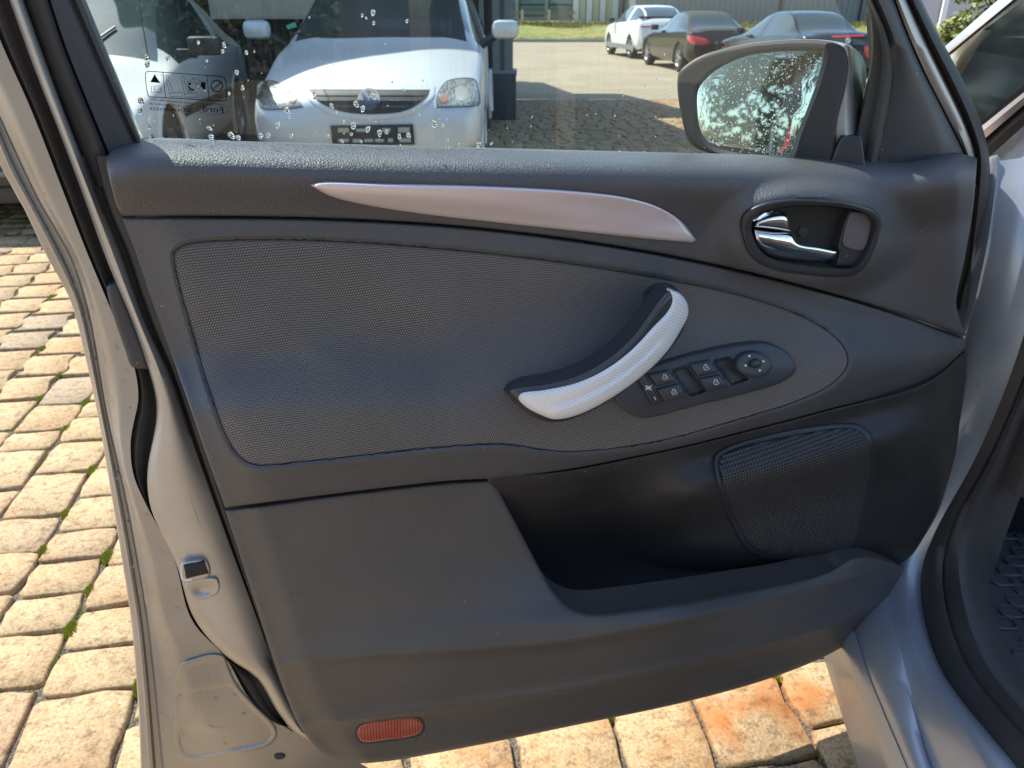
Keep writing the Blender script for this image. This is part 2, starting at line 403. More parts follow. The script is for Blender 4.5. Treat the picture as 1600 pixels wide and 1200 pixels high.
def grille_mat():
    m = mat('speaker_mesh', (.03, .03, .032), .5); c = coords(m, (225, 1, 225), rot=(0, R(6), 0)); sp_ = N(m, 'ShaderNodeSeparateXYZ'); Lk(m, c, 0, sp_, 0); cb_ = N(m, 'ShaderNodeCombineXYZ'); Lk(m, sp_, 'X', cb_, 0); Lk(m, sp_, 'Z', cb_, 1); v = N(m, 'ShaderNodeTexVoronoi', Scale=1.0); v.voronoi_dimensions = '2D'; v.inputs['Randomness'].default_value = 0; Lk(m, cb_, 0, v, 'Vector')
    r = ramp(m, v, 'Distance', [(.30, (.002, .002, .002)), (.38, (.065, .062, .062))]); Lk(m, r, 0, bsdf(m), 'Base Color'); add_bump(m, v, 0, .8, .003); return m
M_grille = grille_mat()
# ================================================================== THE SILVER CAR WITH ITS DOOR OPEN
car = empty('estate_car', (0.9, 0.2, 0), 0, 'silver family car at the right edge with its front door swung open across the picture', 'car')

# --- shape of the trim, as depth (metres towards the viewer) over the door's face
seam1 = smooth_lin([150, 300, 500, 700, 900, 1100, 1250, 1400, 1515], [338, 338, 341, 352, 375, 410, 445, 489, 527])
topl = smooth_lin([160, 172, 188, 222, 600, 1000, 1330, 1420, 1500, 1530], [246, 234, 227, 222, 232, 242, 249, 251, 240, 246])
seam2 = smooth_lin([300, 350, 500, 700, 769, 880, 1000, 1075, 1294, 1447, 1512], [800, 795, 775, 752, 748, 735, 712, 696, 640, 597, 548])
edgeL = smooth_lin([240, 320, 400, 463, 600, 795, 940, 1090, 1190], [165, 180, 213, 233, 283, 350, 398, 448, 520])
creA = smooth_lin([400, 496, 775, 900, 1119, 1294, 1412], [1048, 1030, 1012, 1000, 957, 914, 886])
creB = smooth_lin([440, 608, 880, 1119, 1294, 1400], [1138, 1117, 1080, 1028, 980, 930])
def w_upper(x, y):
    t = y - topl(x)
    w = -.030 + .066*(1-math.exp(-max(t, -2)/13.0)) - .024*sst(t, 42, 118)
    d = math.hypot((x-1268)/172, (y-372)/100); w += .027*(1-sst(d, .60, 1.0))*sst(t, 10, 45)
    r = sst(x, 1395 + .12*(y-300), 1500); w += .022*r*(1-.4*sst(y, 380, 520)) - .018*sst(x, 1492, 1530)
    w += .004*(1-sst(x, 165, 215))*-1
    return w
aS0 = lin([300, 600, 800, 1000, 1200, 1330], [540, 520, 480, 440, 450, 490]); aS1 = lin([300, 600, 800, 1000, 1200, 1330], [660, 650, 650, 640, 600, 570])
aAmp = lin([300, 1150, 1330, 1420, 1510], [.046, .050, .034, .018, .008])
aE = lin([300, 600, 830, 1000, 1200, 1330, 1510], [700, 690, 690, 665, 625, 590, 540])
def w_arm(x, y):
    w = .010 + aAmp(x)*sst(y, aS0(x), aS1(x))
    e = aE(x); s2 = seam2(x)
    w -= .016*max(0, min(1.3, (y-e)/max(30, s2-e)))**1.6
    w -= .016*(1-sst(x, edgeL(y), edgeL(y)+95))**1.5
    return w
fabric_out = [(272,395),(288,382),(330,376),(450,374),(600,381),(750,394),(900,413),(1050,438),(1150,459),(1230,484),(1290,514),(1321,545),(1325,570),(1300,600),(1240,629),(1150,656),(1050,685),(950,702),(880,706),(830,700),(790,694),(740,695),(650,702),(550,714),(450,724),(400,727),(375,715),(352,680),(330,620),(300,520),(276,430)]
FL = closed(fabric_out, 8)
_fx = {}
def fab_d(x, y):
    return float(dist(np.array([[x, y]]), FL)[0]), bool(inside(np.array([[x, y]]), FL)[0])
def w_mid(x, y):
    w = w_arm(x, y)
    if 240 < x < 1360 and 350 < y < 750:
        d, i = fab_d(x, y)
        w += .002*(1-sst(d, 4, 22)) if not i else 0
        w -= .003*(1 if i else (1-sst(d, 0, 6)))
    return w
def fold(x, y):
    f = .0016*math.sin((x*.75-y)*.028+.6)*math.exp(-((x-560)/210)**2-((y-500)/95)**2)
    f += .0012*math.sin((x+y*1.4)*.035)*math.exp(-((x-430)/120)**2-((y-560)/70)**2)
    f += .0022*math.exp(-((x-490)/55)**2-((y-545-(x-490)*.35)/22)**2)
    return f
def w_fab(x, y): return w_arm(x, y) - .0012 + fold(x, y)*2.0

# --- metal door shell: rows of points down the rear edge of the door
def col(ys, xs):
    f = smooth_lin(ys, xs, 6); y0, y1 = ys[0], ys[-1]; s0 = (xs[1]-xs[0])/(ys[1]-ys[0]); s1 = (xs[-1]-xs[-2])/(ys[-1]-ys[-2])
    return lambda y: f(y) if y0 <= y <= y1 else (xs[0]+(y-y0)*s0 if y < y0 else xs[-1]+(y-y1)*s1)
L0 = col([150, 257, 317, 400, 470, 557, 650, 725, 910, 980, 1090, 1200], [-38, 0, 33, 73, 110, 133, 153, 166, 196, 206, 215, 220])
L1 = col([200, 262, 317, 360, 407, 467, 517, 650, 800, 960, 1050, 1200], [8, 36, 63, 88, 113, 133, 145, 168, 201, 229, 240, 255])
L2 = col([0, 62, 170, 300, 390, 457, 540, 583, 625, 655, 690, 740, 790, 870, 970, 1027, 1085, 1120, 1142], [-22, 0, 48, 99, 134, 162, 197, 212, 216, 210, 204, 208, 229, 271, 300, 352, 385, 415, 455])
L3 = col([0, 100, 212, 300, 410, 503, 570, 620, 655, 740, 795, 880, 966, 1025, 1060, 1110, 1142], [15, 51, 95, 128, 168, 207, 230, 243, 244, 230, 236, 275, 303, 353, 402, 432, 456])
L4 = col([0, 175, 330, 390, 503, 583, 643, 685, 825, 960, 1065, 1142], [37, 101, 163, 188, 228, 266, 287, 300, 350, 400, 440, 482])
L5 = lambda y: edgeL(y) if y > 245 else 165 + (y-240)*.42
def strips(name, cols, ys, m, label=None, **kw):
    """cols: list of (x function of y, depth)"""
    rows = []
    for y in ys: rows.append([dp(c(y), y, d(y) if callable(d) else d) for c, d in cols])
    g = G().grid(rows)
    return obj(name, g, m, kw.pop('parent', car), DM, recalc=False, sharp=50, label=label, **kw)
def mid(a, b, t): return lambda y: a(y)*(1-t)+b(y)*t
def off(a, k): return lambda y: a(y)+k
YS = list(range(-440, 1260, 12))
# outer hem with its two ridges and the flat jamb panel beside it
jr = []
for y in [v for v in YS if v >= -20]:
    a, b, c = L0(y), L1(y), max(L2(y), L1(y)+2)
    if y > 1142: c = 482 + (y-1142)*1.6
    xs = [a, a+2, a+(b-a)*.28, a+(b-a)*.40, a+(b-a)*.55, a+(b-a)*.68, b-2, b+2]
    ws = [-.115, -.100, -.096, -.089, -.090, -.098, -.098, -.075]
    n = 14
    for k in range(1, n+1): xs.append(b+2+(c-b-2)*k/n); ws.append(-.075 + .028*sst(k/n, 0, .45) + .006*(k/n))
    xs += [c+.1]; ws += [-.066]
    jr.append([dp(x, y, w_) for x, w_ in zip(xs, ws)])
obj('door_jamb', G().grid(jr, flip=True), M_silver, car, DM, recalc=False)
# rubber channel
strips('weather_seal', [(off(L2, -3), -.060), (off(L2, 1), -.052), (mid(L2, L3, .3), -.040), (mid(L2, L3, .55), -.046), (mid(L2, L3, .7), -.056), (off(L3, 1), -.060)], [y for y in YS if y < 1145], grain(mat('brown_grey_rubber', (.075, .066, .058), .5), sc=300, st=.12, d=.0003))
# bright rounded flange
ysf = [y for y in YS if y < 1190]
def L3b(y): return L3(y) if y < 1142 else 456+(y-1142)*1.7
def L4b(y): return L4(y) if y < 1142 else 482+(y-1142)*1.2
strips('door_flange', [(off(L3b, 0), -.060), (off(L3b, 0), -.030), (off(L3b, 2), -.020), (mid(L3b, L4b, .22), -.013), (mid(L3b, L4b, .5), -.012), (mid(L3b, L4b, .8), -.016), (off(L4b, -1), -.022), (L4b, -.045)], ysf, M_silver_frame)
# dark strip painting in the gap's shade beside the trim
strips('trim_gap_shade', [(off(L4b, -1), -.030), (mid(L4b, L5, .35), -.032), (mid(L4b, L5, .6), -.014), (off(L5, -1), -.012), (off(L5, 30), -.016)], [y for y in YS if 240 < y < 1190], M_rubber)
# window frame, rear side
F1 = col([0, 75, 235], [75, 100, 165]); F2 = col([0, 110, 222], [118, 165, 215]); F3 = col([0, 222], [133, 222])
yu = [y for y in YS if y <= 300]
strips('frame_seal', [(off(L4, -1), -.034), (mid(L4, F1, .25), -.022), (mid(L4, F1, .75), -.020), (off(F1, -2), -.024), (F1, -.034)], yu, M_rubber)
strips('window_frame', [(off(F1, -1), -.034), (off(F1, 4), -.028), (mid(F1, F2, .5), -.030), (off(F2, -3), -.036), (F2, -.030), (mid(F2, F3, .6), -.030), (F3, -.036), (F3, -.06)], yu, M_dark)
# window frame, front side
G0 = col([-440, -100, 0, 30, 85, 142, 248], [1165, 1312, 1352, 1359, 1361, 1352, 1330])
G1 = col([-440, -100, 0, 50, 100, 150, 245], [1180, 1322, 1362, 1384, 1394, 1390, 1372])
G2 = col([-440, -100, 0, 40, 105, 175, 238, 262], [1215, 1352, 1397, 1412, 1440, 1475, 1506, 1514])
G3 = col([-440, -100, 0, 65, 130, 195, 243, 280], [1240, 1374, 1420, 1450, 1482, 1512, 1526, 1524])
G4 = col([-440, -100, 0, 60, 140, 205, 250, 300, 400, 450, 485], [1262, 1394, 1440, 1470, 1512, 1537, 1546, 1545, 1520, 1504, 1494])
strips('front_frame_run', [(G0, -.06), (G0, -.036), (off(G0, 3), -.032), (mid(G0, G1, .45), -.030), (mid(G0, G1, .62), -.022), (mid(G0, G1, .8), -.018), (G1, -.022)], yu, grain(mat('sunlit_black_plastic', (.062, .060, .052), .5), sc=700))  # olive lift paints sunlight into dark plastic
strips('sail_panel', [(off(G1, -2), -.030), (off(G1, 3), -.022), (mid(G1, G2, .3), -.018), (mid(G1, G2, .7), -.018), (off(G2, -2), -.022), (G2, -.034)], yu, M_dark)
panel('outer_sail_blocker', [(1364,20,1),(1376,30),(1420,110),(1500,255,1),(1502,300,1),(1345,300,1),(1370,150)], -.080, M_dark, car, r=.004, rp=5, skirt=.012, step=10, grid=30)  # unseen panel added to stop a sun fleck on the trim
strips('front_frame_strip', [(G2, -.034), (off(G2, 2), -.026), (mid(G2, G3, .3), -.023), (mid(G2, G3, .75), -.023), (G3, -.040)], [y for y in YS if y <= 300], M_silver_frame)
strips('front_seal', [(off(G3, -3), -.042), (off(G3, 1), -.030), (mid(G3, G4, .35), -.020), (mid(G3, G4, .7), -.022), (off(G4, -1), -.032), (G4, -.055)], [y for y in YS if y <= 490], M_rubber)
strips('front_edge_metal', [(off(G3, -50), -.034), (off(G3, 6), -.036)], [y for y in YS if 230 < y <= 490], M_silver_frame)
# frame's top rail
tp = []
for t in np.linspace(0, 1, 30):
    xa = L3(-430)*(1-t)+G4(-430)*t
    tp.append([dp(xa, -395-40*math.sin(t*3.14)*.6, -.03), dp(xa, -410-40*math.sin(t*3.14)*.6, -.018), dp(xa, -450-40*math.sin(t*3.14)*.6, -.018), dp(xa, -462-40*math.sin(t*3.14)*.6, -.05)])
obj('frame_top_rail', G().grid(tp), M_dark, car, DM)
# outer skin of the door
def px_of(u, w_, z):
    q = DM @ Vector((u, -w_, z)) - CAM; f_ = q.y*CT - q.z*ST; up_ = q.y*ST + q.z*CT
    return (800+1200*q.x/f_, 600-1200*up_/f_)
skin_out = [(-90, -20, 1), (L0(100)-4, 100), (L0(257)+1, 257), (L0(470)+1, 470), (L0(725)+1, 725), (L0(980)+1, 980), (*px_of(dp(214, 1150, -.118).x, -.118, .28), 1), *[px_of(u_, -.118, .28+.04*max(0, u_)) for u_ in (-.2, .1, .35)], (*px_of(.56, -.118, .34), 1), (1470, 760), (1500, 500), (1520, 300, 1), (1440, 262, 1), (900, 262), (230, 240, 1), (130, 0, 1)]
panel('outer_skin', skin_out, -.118, M_silver, car, r=.01, rp=8, skirt=.02, step=14, grid=60)
panel('door_shell', [(300, 262, 1), (1500, 262, 1), (1492, 560), (1470, 760), (1390, 892, 1), *[px_of(u_, -.045, .29) for u_ in (.50, .3, .1, -.1)], (*px_of(-.28, -.045, .29), 1), (440, 1080), (330, 700)], lambda x, y: -.045-.035*sst(y, 640, 720), M_silver, car, r=.01, rp=8, skirt=.03, step=14, grid=40)
# stamped recess in the jamb with an embossed oval
rec = [(272,1062),(282,1038),(305,1028),(332,1022),(350,1026),(358,1045),(370,1070),(398,1102),(428,1132),(433,1150),(418,1166),(360,1180),(310,1190),(288,1187),(276,1172),(271,1110)]
def w_j(x, y):
    b = L1(y); c = max(L2(y), b+2) if y < 1142 else 482 + (y-1142)*1.6; t = (x-b-2)/(c-b-2); return -.075 + .028*sst(t, 0, .45) + .006*max(0, min(1, t))
RL = closed(rec, 5)
def w_rec(x, y):
    p = np.array([[x, y]]); d = dist(p, RL)[0]
    s = .0015 if y < 1088 - (x-270)*.12 else .0045
    s = .0015 + .003*sst(y, 1080-(x-270)*.14, 1092-(x-270)*.14)
    return w_j(x, y) + .0028 - s*sst(d, 4, 13)
recess = panel('stamped_recess', rec, w_rec, M_silver, car, r=.002, rp=4, skirt=.006, step=4, grid=4)
g = G()
ef = lambda x, y: dp(x, y, w_rec(x, y)+.0016)
g2 = circ(350, 1128, 25, 7.5, 28); g2 = [(x, y-(x-350)*.16) for x, y in g2]; stroke(g, g2, 1.6, ef, True)
tv, tf = text_geo('Ford', 15, .35); g.add([ef(350+p.x*.95, 1128-p.y-(p.x)*.16) for p in tv], tf)
obj('embossed_oval', g, mat('embossed_edge', (.36, .33, .31), .4, .6), recess, DM, smooth=False)
# latch plate, its slot a black patch painting the hole's shade
lat = panel('latch_plate', [(282, 884), (286, 879), (320, 875), (326, 880), (329, 898), (323, 903), (290, 908), (284, 903)], -.006, M_silver_frame, car, r=.003, rp=4, skirt=.02, step=3, grid=4)
panel('latch_slot', [(287, 884, 1), (319, 877, 1), (326, 896, 1), (291, 904, 1)], -.004, M_gap, lat, r=.0005, rp=1, skirt=.003, step=3, grid=5)
g = G(); stroke(g, [(283, 883), (284, 904), (291, 907), (300, 906)], 2.4, lambda x, y: dp(x, y, -.0022)); obj('latch_edge', g, mat('bare_metal', (.8, .8, .8), .3, .3), lat, DM, smooth=False)
g = G(); sm_ = [(262,690),(285,745),(305,800),(322,850)]; sm2 = [(352,935),(366,965),(380,1000),(395,1035)]
M_seal_ = mat('sealant', (.22, .19, .165), .5, .3)
for s_ in (sm_, sm2):
    g = G().tube([dp(x, y, -.0125-.002) for x, y in cr(s_, 6)], .0007, 5); obj('seam_bead', g, M_seal_, car, DM)
panel('latch_dish', [(291,912),(335,903),(341,906),(343,922),(336,930),(302,938),(296,930)], lambda x, y: -.0085-.005*math.exp(-((x-318)/16)**2-((y-922)/9)**2), M_silver_frame, lat, r=.002, rp=4, skirt=.006, step=3, grid=3)
panel('drain_plug', [(428, 1181), (436, 1178), (446, 1180), (445, 1184), (437, 1187), (430, 1186)], lambda x, y: w_j(x, y)+.002, M_dark, car, r=.001, rp=2, skirt=.004, step=3, grid=4)
panel('door_buffer', [(167, 448), (172, 444), (184, 443), (193, 462), (232, 566), (232, 575), (222, 577), (206, 573), (196, 548), (172, 476)], -.030, M_switch, car, r=.006, rp=9, skirt=.02, step=4, grid=5)
# dirt film spatters and dents left by rain on the jamb
g = G(); rr = random.Random(3)
for k in range(70):
    y = rr.uniform(280, 1180); b = L1(y); c = L2(y) if y < 1142 else 480; x = rr.uniform(L0(y)+4, c-3)
    if c-b < 8: continue
    q = dp(x, y, (w_j(x, y) if x > b+2 else -.088)+.0006); r = rr.uniform(.0012, .0026)
    ic = [(q + Vector((r*math.cos(a), -.0004, r*1.2*math.sin(a)))) for a in np.linspace(0, 6.283, 9)[:-1]]; g.add(ic+[q+Vector((0, -.0014, 0))], [(i, (i+1) % 8, 8) for i in range(8)])
obj('jamb_raindrops', g, M_drop, car, DM, kind='stuff')

# --- the trim
def right_edge(y): return 0
upper_out = [(167,262),(166,248),(174,236),(190,227),(222,221),(400,226),(600,231),(1000,241),(1330,249),(1380,251),(1430,250),(1470,245),(1500,239,1),(1527,247,1),(1520,330),(1506,410),(1494,470),(1498,495),(1511,526,1),(1400,488),(1250,444),(1100,409),(900,374),(700,351),(500,340),(300,337),(192,337,1),(184,326),(176,300)]
OPEN = closed([(1174,353),(1183,337),(1205,327),(1235,322),(1262,321),(1300,322),(1338,328),(1360,336),(1368,348),(1363,375),(1350,405),(1335,419),(1300,420),(1250,415),(1205,404),(1184,386)], 4)
upper_trim = panel('upper_trim', upper_out, w_upper, M_trim, car, r=.004, rp=5, skirt=.02, step=5, grid=6, rings=(1, 2.5, 5), hole=OPEN)
inl = [(486,290,1),(500,286),(600,288),(750,291),(900,299),(980,309),(1030,324),(1065,346),(1088,375,1),(1082,379,1),(1020,374),(900,361),(780,348),(650,333),(560,318),(515,306)]
panel('inlay_strip', inl, lambda x, y: w_upper(x, y)+.006+.004*math.exp(-((y-lin([486,780,1088],[296,322,368])(x))/18)**2), M_inlay, upper_trim, r=.004, rp=6, skirt=.01, step=4, grid=5)
def outl(f, xs, dy=0): return [(x, f(x)+dy) for x in xs]
mid_out = [(190, 341, 1)] + outl(seam1, [300, 500, 700, 900, 1100, 1250, 1400], 3) + [(1509, 530, 1), (1507, 546, 1)] + outl(seam2, [1447, 1294, 1180, 1075, 1000, 880, 769, 700, 600, 500], -1) + [(352, 793, 1), (edgeL(700)+1, 700), (edgeL(600)+1, 600), (edgeL(463)+1, 463), (edgeL(400), 400)]
mid_trim = panel('armrest_surround', mid_out, w_mid, M_trim, car, r=.003, rp=5, skirt=.02, step=6, grid=7, rings=(1, 2.5, 5), hole=closed(fabric_out, 5))
gv = G(); FL5 = closed(fabric_out, 5); fr_ = [dp(x, y, w_mid(x, y)) for x, y in FL5]; gv.add(fr_+[p+Vector((0, .012, 0)) for p in fr_], [(i, len(FL5)+i, len(FL5)+(i+1) % len(FL5), (i+1) % len(FL5)) for i in range(len(FL5))]); obj('fabric_groove', gv, M_gap, mid_trim, DM)
panel('fabric_panel', list(closed(fabric_out, 8) + 0), w_fab, M_fabric, mid_trim, r=.004, rp=7, skirt=.012, step=5, grid=8)
pk_edge = [(771,750),(778,764),(810,825),(850,900),(868,928),(888,946),(920,957),(1000,950),(1150,925),(1260,904),(1300,890),(1325,874),(1345,870),(1380,874)]
low_out = [(352, 798, 1)] + outl(seam2, [500, 600, 700], 2) + [(771, 750, 1)] + pk_edge[1:] + [(1412, 888, 1), (1390, 936), (1359, 980), (1302, 1019), (1206, 1059), (1075, 1096), (900, 1133), (733, 1167), (600, 1190), (550, 1192), (510, 1180), (475, 1145), (448, 1090), (398, 940)]
def w_low(x, y):
    s, a, b = seam2(min(x, 769)), creA(x), creB(x)
    w = .028 + .008*sst(y, s, a-60) + .015*sst(y, a-72, a-2)*(.35+.65*sst(x, 450, 680))
    w += .062*math.exp(-((x-1040)/270)**2)*sst(y, 860, 980)
    w += .0022*math.exp(-((y-a+1)/8)**2) + .0034*math.exp(-((y-b+1)/8)**2)
    w -= .004*sst(y, a-2, a+10) + .004*sst(y, a, a+24) + .004*sst(y, a+10, b) ; w -= .009*sst(y, b-4, b+10) + .006*sst(y, b, b+30) ; w -= .016*max(0, (y-b-5)/80)**1.5
    w -= .014*(1-sst(x, edgeL(y), edgeL(y)+60)) ; w -= .03*sst(x, 1330, 1420)
    return w
lower_trim = panel('lower_trim', low_out, w_low, M_trim2, car, r=.005, rp=8, skirt=.045, step=5, grid=4.5, rings=(1, 2.5, 5, 8))
def w_pk(x, y):
    s = seam2(x); w = .030 - .088*sst(y, s-4, s+150)
    b = sst(x, 930, 1110); w += b*(.070*sst(y, s+10, s+90)) - .036*sst(y, 845, 925)*b
    w = w*(1-sst(x, 1380, 1500)) + .014*sst(x, 1380, 1500); w -= .012*sst(x, 1460, 1510)
    return w
pk_out = [(760, 745, 1)] + outl(seam2, [880, 1000, 1075, 1180, 1294, 1447], 1) + [(1507, 549, 1), (1506, 620), (1498, 690), (1470, 790), (1440, 845), (1412, 888, 1), (1350, 940), (1200, 985), (1000, 1010), (850, 1010, 1), (790, 880)]
pocket = panel('pocket_panel', pk_out, w_pk, M_pocket, car, r=.003, rp=5, skirt=.02, step=6, grid=8, rings=(1, 2.5, 5))
rows_ = []
for x in np.linspace(775, 1395, 40):
    y_ = creA(x)+12; a_ = dp(x, y_, w_low(x, y_)-.008); b_ = dp(x, y_-2, -.07); rows_.append([a_, Vector((a_.x, a_.y+.03, a_.z)), Vector((a_.x, max(b_.y, a_.y+.05), a_.z+.003)), Vector((a_.x, max(b_.y, a_.y+.05)+.01, a_.z+.06))])
obj('pocket_floor', G().grid(rows_), M_pocket, pocket, DM)
gr_out = [(1115,722),(1118,710),(1140,697),(1200,680),(1270,666),(1320,661),(1345,664),(1362,680),(1368,710),(1364,760),(1352,820),(1335,862),(1318,872),(1270,876),(1200,874),(1170,862),(1148,830),(1130,785)]
panel('speaker_rim', gr_out, lambda x, y: w_pk(x, y)+.004, M_dark, pocket, r=.003, rp=5, skirt=.012, step=5, grid=8)
gi = np.array([(x, y) for x, y in gr_out], float); cgi = gi.mean(0); gi = [tuple(cgi+(p-cgi)*(1-9/np.linalg.norm(p-cgi))) for p in gi]
panel('speaker_grille', gi, lambda x, y: w_pk(x, y)+.0065+.004*math.exp(-((x-1245)/110)**2-((y-770)/90)**2), M_grille, pocket, r=.003, rp=6, skirt=.006, step=5, grid=8)
panel('red_reflector', [(558,1146),(561,1136),(578,1129),(610,1125),(640,1122),(655,1124),(661,1133),(656,1145),(636,1152),(600,1157),(576,1160),(563,1157)], lambda x, y: w_low(x, y)+.002, M_red, lower_trim, r=.002, rp=4, skirt=.008, step=3, grid=5)
panel('reflector_rim', [(554,1147),(558,1134),(577,1126),(610,1122),(641,1119),(659,1122),(665,1133),(659,1148),(637,1155),(600,1160),(575,1163),(560,1160)], lambda x, y: w_low(x, y)+.0005, M_dark, lower_trim, r=.001, rp=2, skirt=.006, step=3, grid=5)

# --- switch plate
sw_out = [(958,616),(964,604),(978,590),(994,583),(1020,572),(1060,559),(1110,546),(1160,537),(1196,535),(1224,546),(1240,563),(1243,580),(1224,596),(1170,614),(1125,625),(1080,636),(1040,647),(1010,653),(992,650),(976,640),(965,630)]
slots = [np.array([(1046,578),(1072,570),(1106,613),(1077,621)], float), np.array([(1110,563),(1139,556),(1172,594),(1142,604)], float)]
def w_plane(x, y): return w_arm(x, y)
def w_sw(x, y):
    w = w_plane(x, y) + .006; p = np.array([[x, y]])
    for s in slots:
        if inside(p, s)[0]: w -= .007*sst(dist(p, s)[0], 0, 5)
    return w
sw = panel('switch_plate', sw_out, w_sw, M_switch, mid_trim, r=.003, rp=6, skirt=.01, step=4, grid=3, rings=(.8, 2, 4, 6))
def quad_panel(name, q, dw, m, parent, r=.0015, rp=3, rock=0, **kw):
    c = np.mean(q, 0)
    return panel(name, [(a, b, 1) for a, b in q], lambda x, y: w_plane(x, y)+dw+rock*((y-c[1])/15)**2, m, parent, r=r, rp=rp, skirt=.006, step=2.5, grid=3, **kw)
# the plate sits on the armrest as a part; its switches are named pieces on the same armrest
for q, nm in ((((1012,585),(1044,576),(1058,596),(1026,604)), 'w'), (((1026,608),(1060,598),(1073,620),(1038,629)), 'w'), (((1076,568),(1108,561),(1122,582),(1090,589)), 'w'), (((1091,592),(1124,584),(1138,604),(1106,613)), 'w')):
    o = quad_panel('window_switch', q, .0105, M_switch, mid_trim, r=.003, rp=5, rock=-.002)
    c = np.mean(q, 0); g = G(); f = lambda x, y: dp(x, y, w_plane(x, y)+.0112)
    a = np.array((.96, -.27)); b = np.array((.55, .84)); z = c + np.array((3, -1))
    P = lambda u, v: tuple(z+a*u+b*v)
    stroke(g, [P(-3, 4), P(4, 4), P(4, -4), P(2, -5), P(-3, 0)], .9, f, True); stroke(g, [P(-1.5, 1), P(2.6, 1), P(2.6, -3)], .7, f)
    o2 = obj('switch_symbol', g, M_white, mid_trim, DM, smooth=False)
quad_panel('child_lock_switch', ((994,587),(1006,585),(1033,630),(1020,634)), .010, M_dark, mid_trim)
g = G(); f = lambda x, y: dp(x, y, w_plane(x, y)+.0108)
for a in range(5): stroke(g, [(1009+a*1.8, 602+a*.5), (1011+a*1.6, 609-a*.4)], 1.0, f)
stroke(g, [(1008, 603), (1018, 610)], 1.0, f); stroke(g, [(1008, 609), (1019, 602)], 1.0, f); stroke(g, [(1022, 620), (1025, 625)], 1.2, f); obj('switch_symbol', g, M_white, mid_trim, DM, smooth=False)
dial = panel('mirror_dial', [(1178+28*math.cos(a)+2*math.sin(a), 570+20.5*math.sin(a)) for a in np.linspace(0, 2*math.pi, 15)[:-1]], lambda x, y: w_plane(x, y)+.013, M_switch, mid_trim, r=.003, rp=5, skirt=.012, step=4, grid=5)
panel('dial_nub', [(1181+9*math.cos(a), 568+7.5*math.sin(a)) for a in np.linspace(0, 2*math.pi, 11)[:-1]], lambda x, y: w_plane(x, y)+.018, M_dark, mid_trim, r=.004, rp=6, skirt=.01, step=2, grid=3)
g = G(); f = lambda x, y: dp(x, y, w_plane(x, y)+.0135)
for (x, y, a) in ((1171, 556, -60), (1193, 564.5, 10), (1165, 571, 190), (1187, 579, 120)):
    fillp(g, [(x+3*math.cos(R(a+k)), y+2.6*math.sin(R(a+k))) for k in (0, 125, 235)], f)
obj('switch_symbol', g, M_white, mid_trim, DM, smooth=False)

# --- pull handle
hd_out = [(788,610,1),(800,604),(850,598),(900,585),(950,558),(985,527),(1012,492),(1030,468),(1049,452),(1066,460),(1076,482),(1070,512),(1042,553),(1000,592),(952,627),(905,651),(868,660),(838,654),(812,636)]
def w_hd(x, y):
    t = (x-790)/280
    return w_arm(860, 640) + .004 + .030*math.sin(min(1, max(0, t))*math.pi*.80)**.8 - .004*sst(x, 1030, 1080)
ARM = w_arm(860, 640)
handle = panel('pull_handle', hd_out, w_hd, M_hblack, car, r=.010, rp=13, skirt=.022, step=4, grid=5, rings=(1, 3, 6, 10, 13))
cv_out = [(1046,452,1),(1062,458),(1074,474),(1075,492),(1062,520),(1040,552),(1000,590),(952,624),(905,648),(868,656),(845,650),(820,636),(808,622),(812,613),(850,607),(900,596),(945,575),(985,545),(1018,510),(1042,484),(1048,470)]
def w_cv(x, y):
    base = w_hd(x, y)+.003
    # pressed line along the middle
    ln = smooth_lin([855, 900, 960, 1010, 1050], [636, 624, 594, 554, 510]); 
    if 850 < x < 1045: base -= .0016*math.exp(-((y-ln(x))/4)**2)*sst(x, 855, 880)*(1-sst(x, 1015, 1045)); base += .0014*math.exp(-((y-ln(x)-7)/5)**2)*sst(x, 855, 880)*(1-sst(x, 1015, 1045))
    return base
panel('handle_cover', cv_out, w_cv, M_cover, handle, r=.008, rp=12, skirt=.006, step=3, grid=3.5, rings=(1, 3, 6, 9, 12))
# handle feet: a round socket painted black for shade at the top and the wedge at the rear
panel('handle_socket', [(1034+30*math.cos(a), 466+25*math.sin(a)) for a in np.linspace(0, 2*math.pi, 13)[:-1]], lambda x, y: w_arm(x, y)+.002, M_gap, handle, r=.004, rp=9, skirt=.004, step=3, grid=4)
g = G(); a = dp(1036, 466, .0); b = dp(1048, 470, w_hd(1046, 470)-.01); g.tube([a, (a+b)/2, b], [.014, .011, .010], 14)
g.tube([dp(1050, 466, w_hd(1046, 470)-.012), dp(1030, 490, w_hd(1030, 490)-.014)], .008, 10)
obj('handle_post', g, M_dark, handle, DM)
panel('handle_foot', [(788,611,1),(800,604),(840,600),(880,596),(900,606),(890,640),(860,656),(830,650),(808,634)], lambda x, y: ARM*.55+.028, M_dark, handle, r=.008, rp=10, skirt=.03, step=4, grid=5)

# --- door opener
bz = [(1157,346),(1165,331),(1190,318),(1225,312),(1262,311),(1300,313),(1340,319),(1366,327),(1376,342),(1372,372),(1358,408),(1343,426),(1318,433),(1262,430),(1205,420),(1176,403),(1162,375)]
oi = [(1174,353),(1183,337),(1205,327),(1235,322),(1262,321),(1300,322),(1338,328),(1360,336),(1368,348),(1363,375),(1350,405),(1335,419),(1300,420),(1250,415),(1205,404),(1184,386)]
OI = closed(oi, 4)
def w_b(x, y): return w_upper(x, y)
bezel = panel('opener_bezel', bz, lambda x, y: w_b(x, y)+.005, M_dark, car, r=.004, rp=6, skirt=.012, step=4, grid=4, hole=OI)
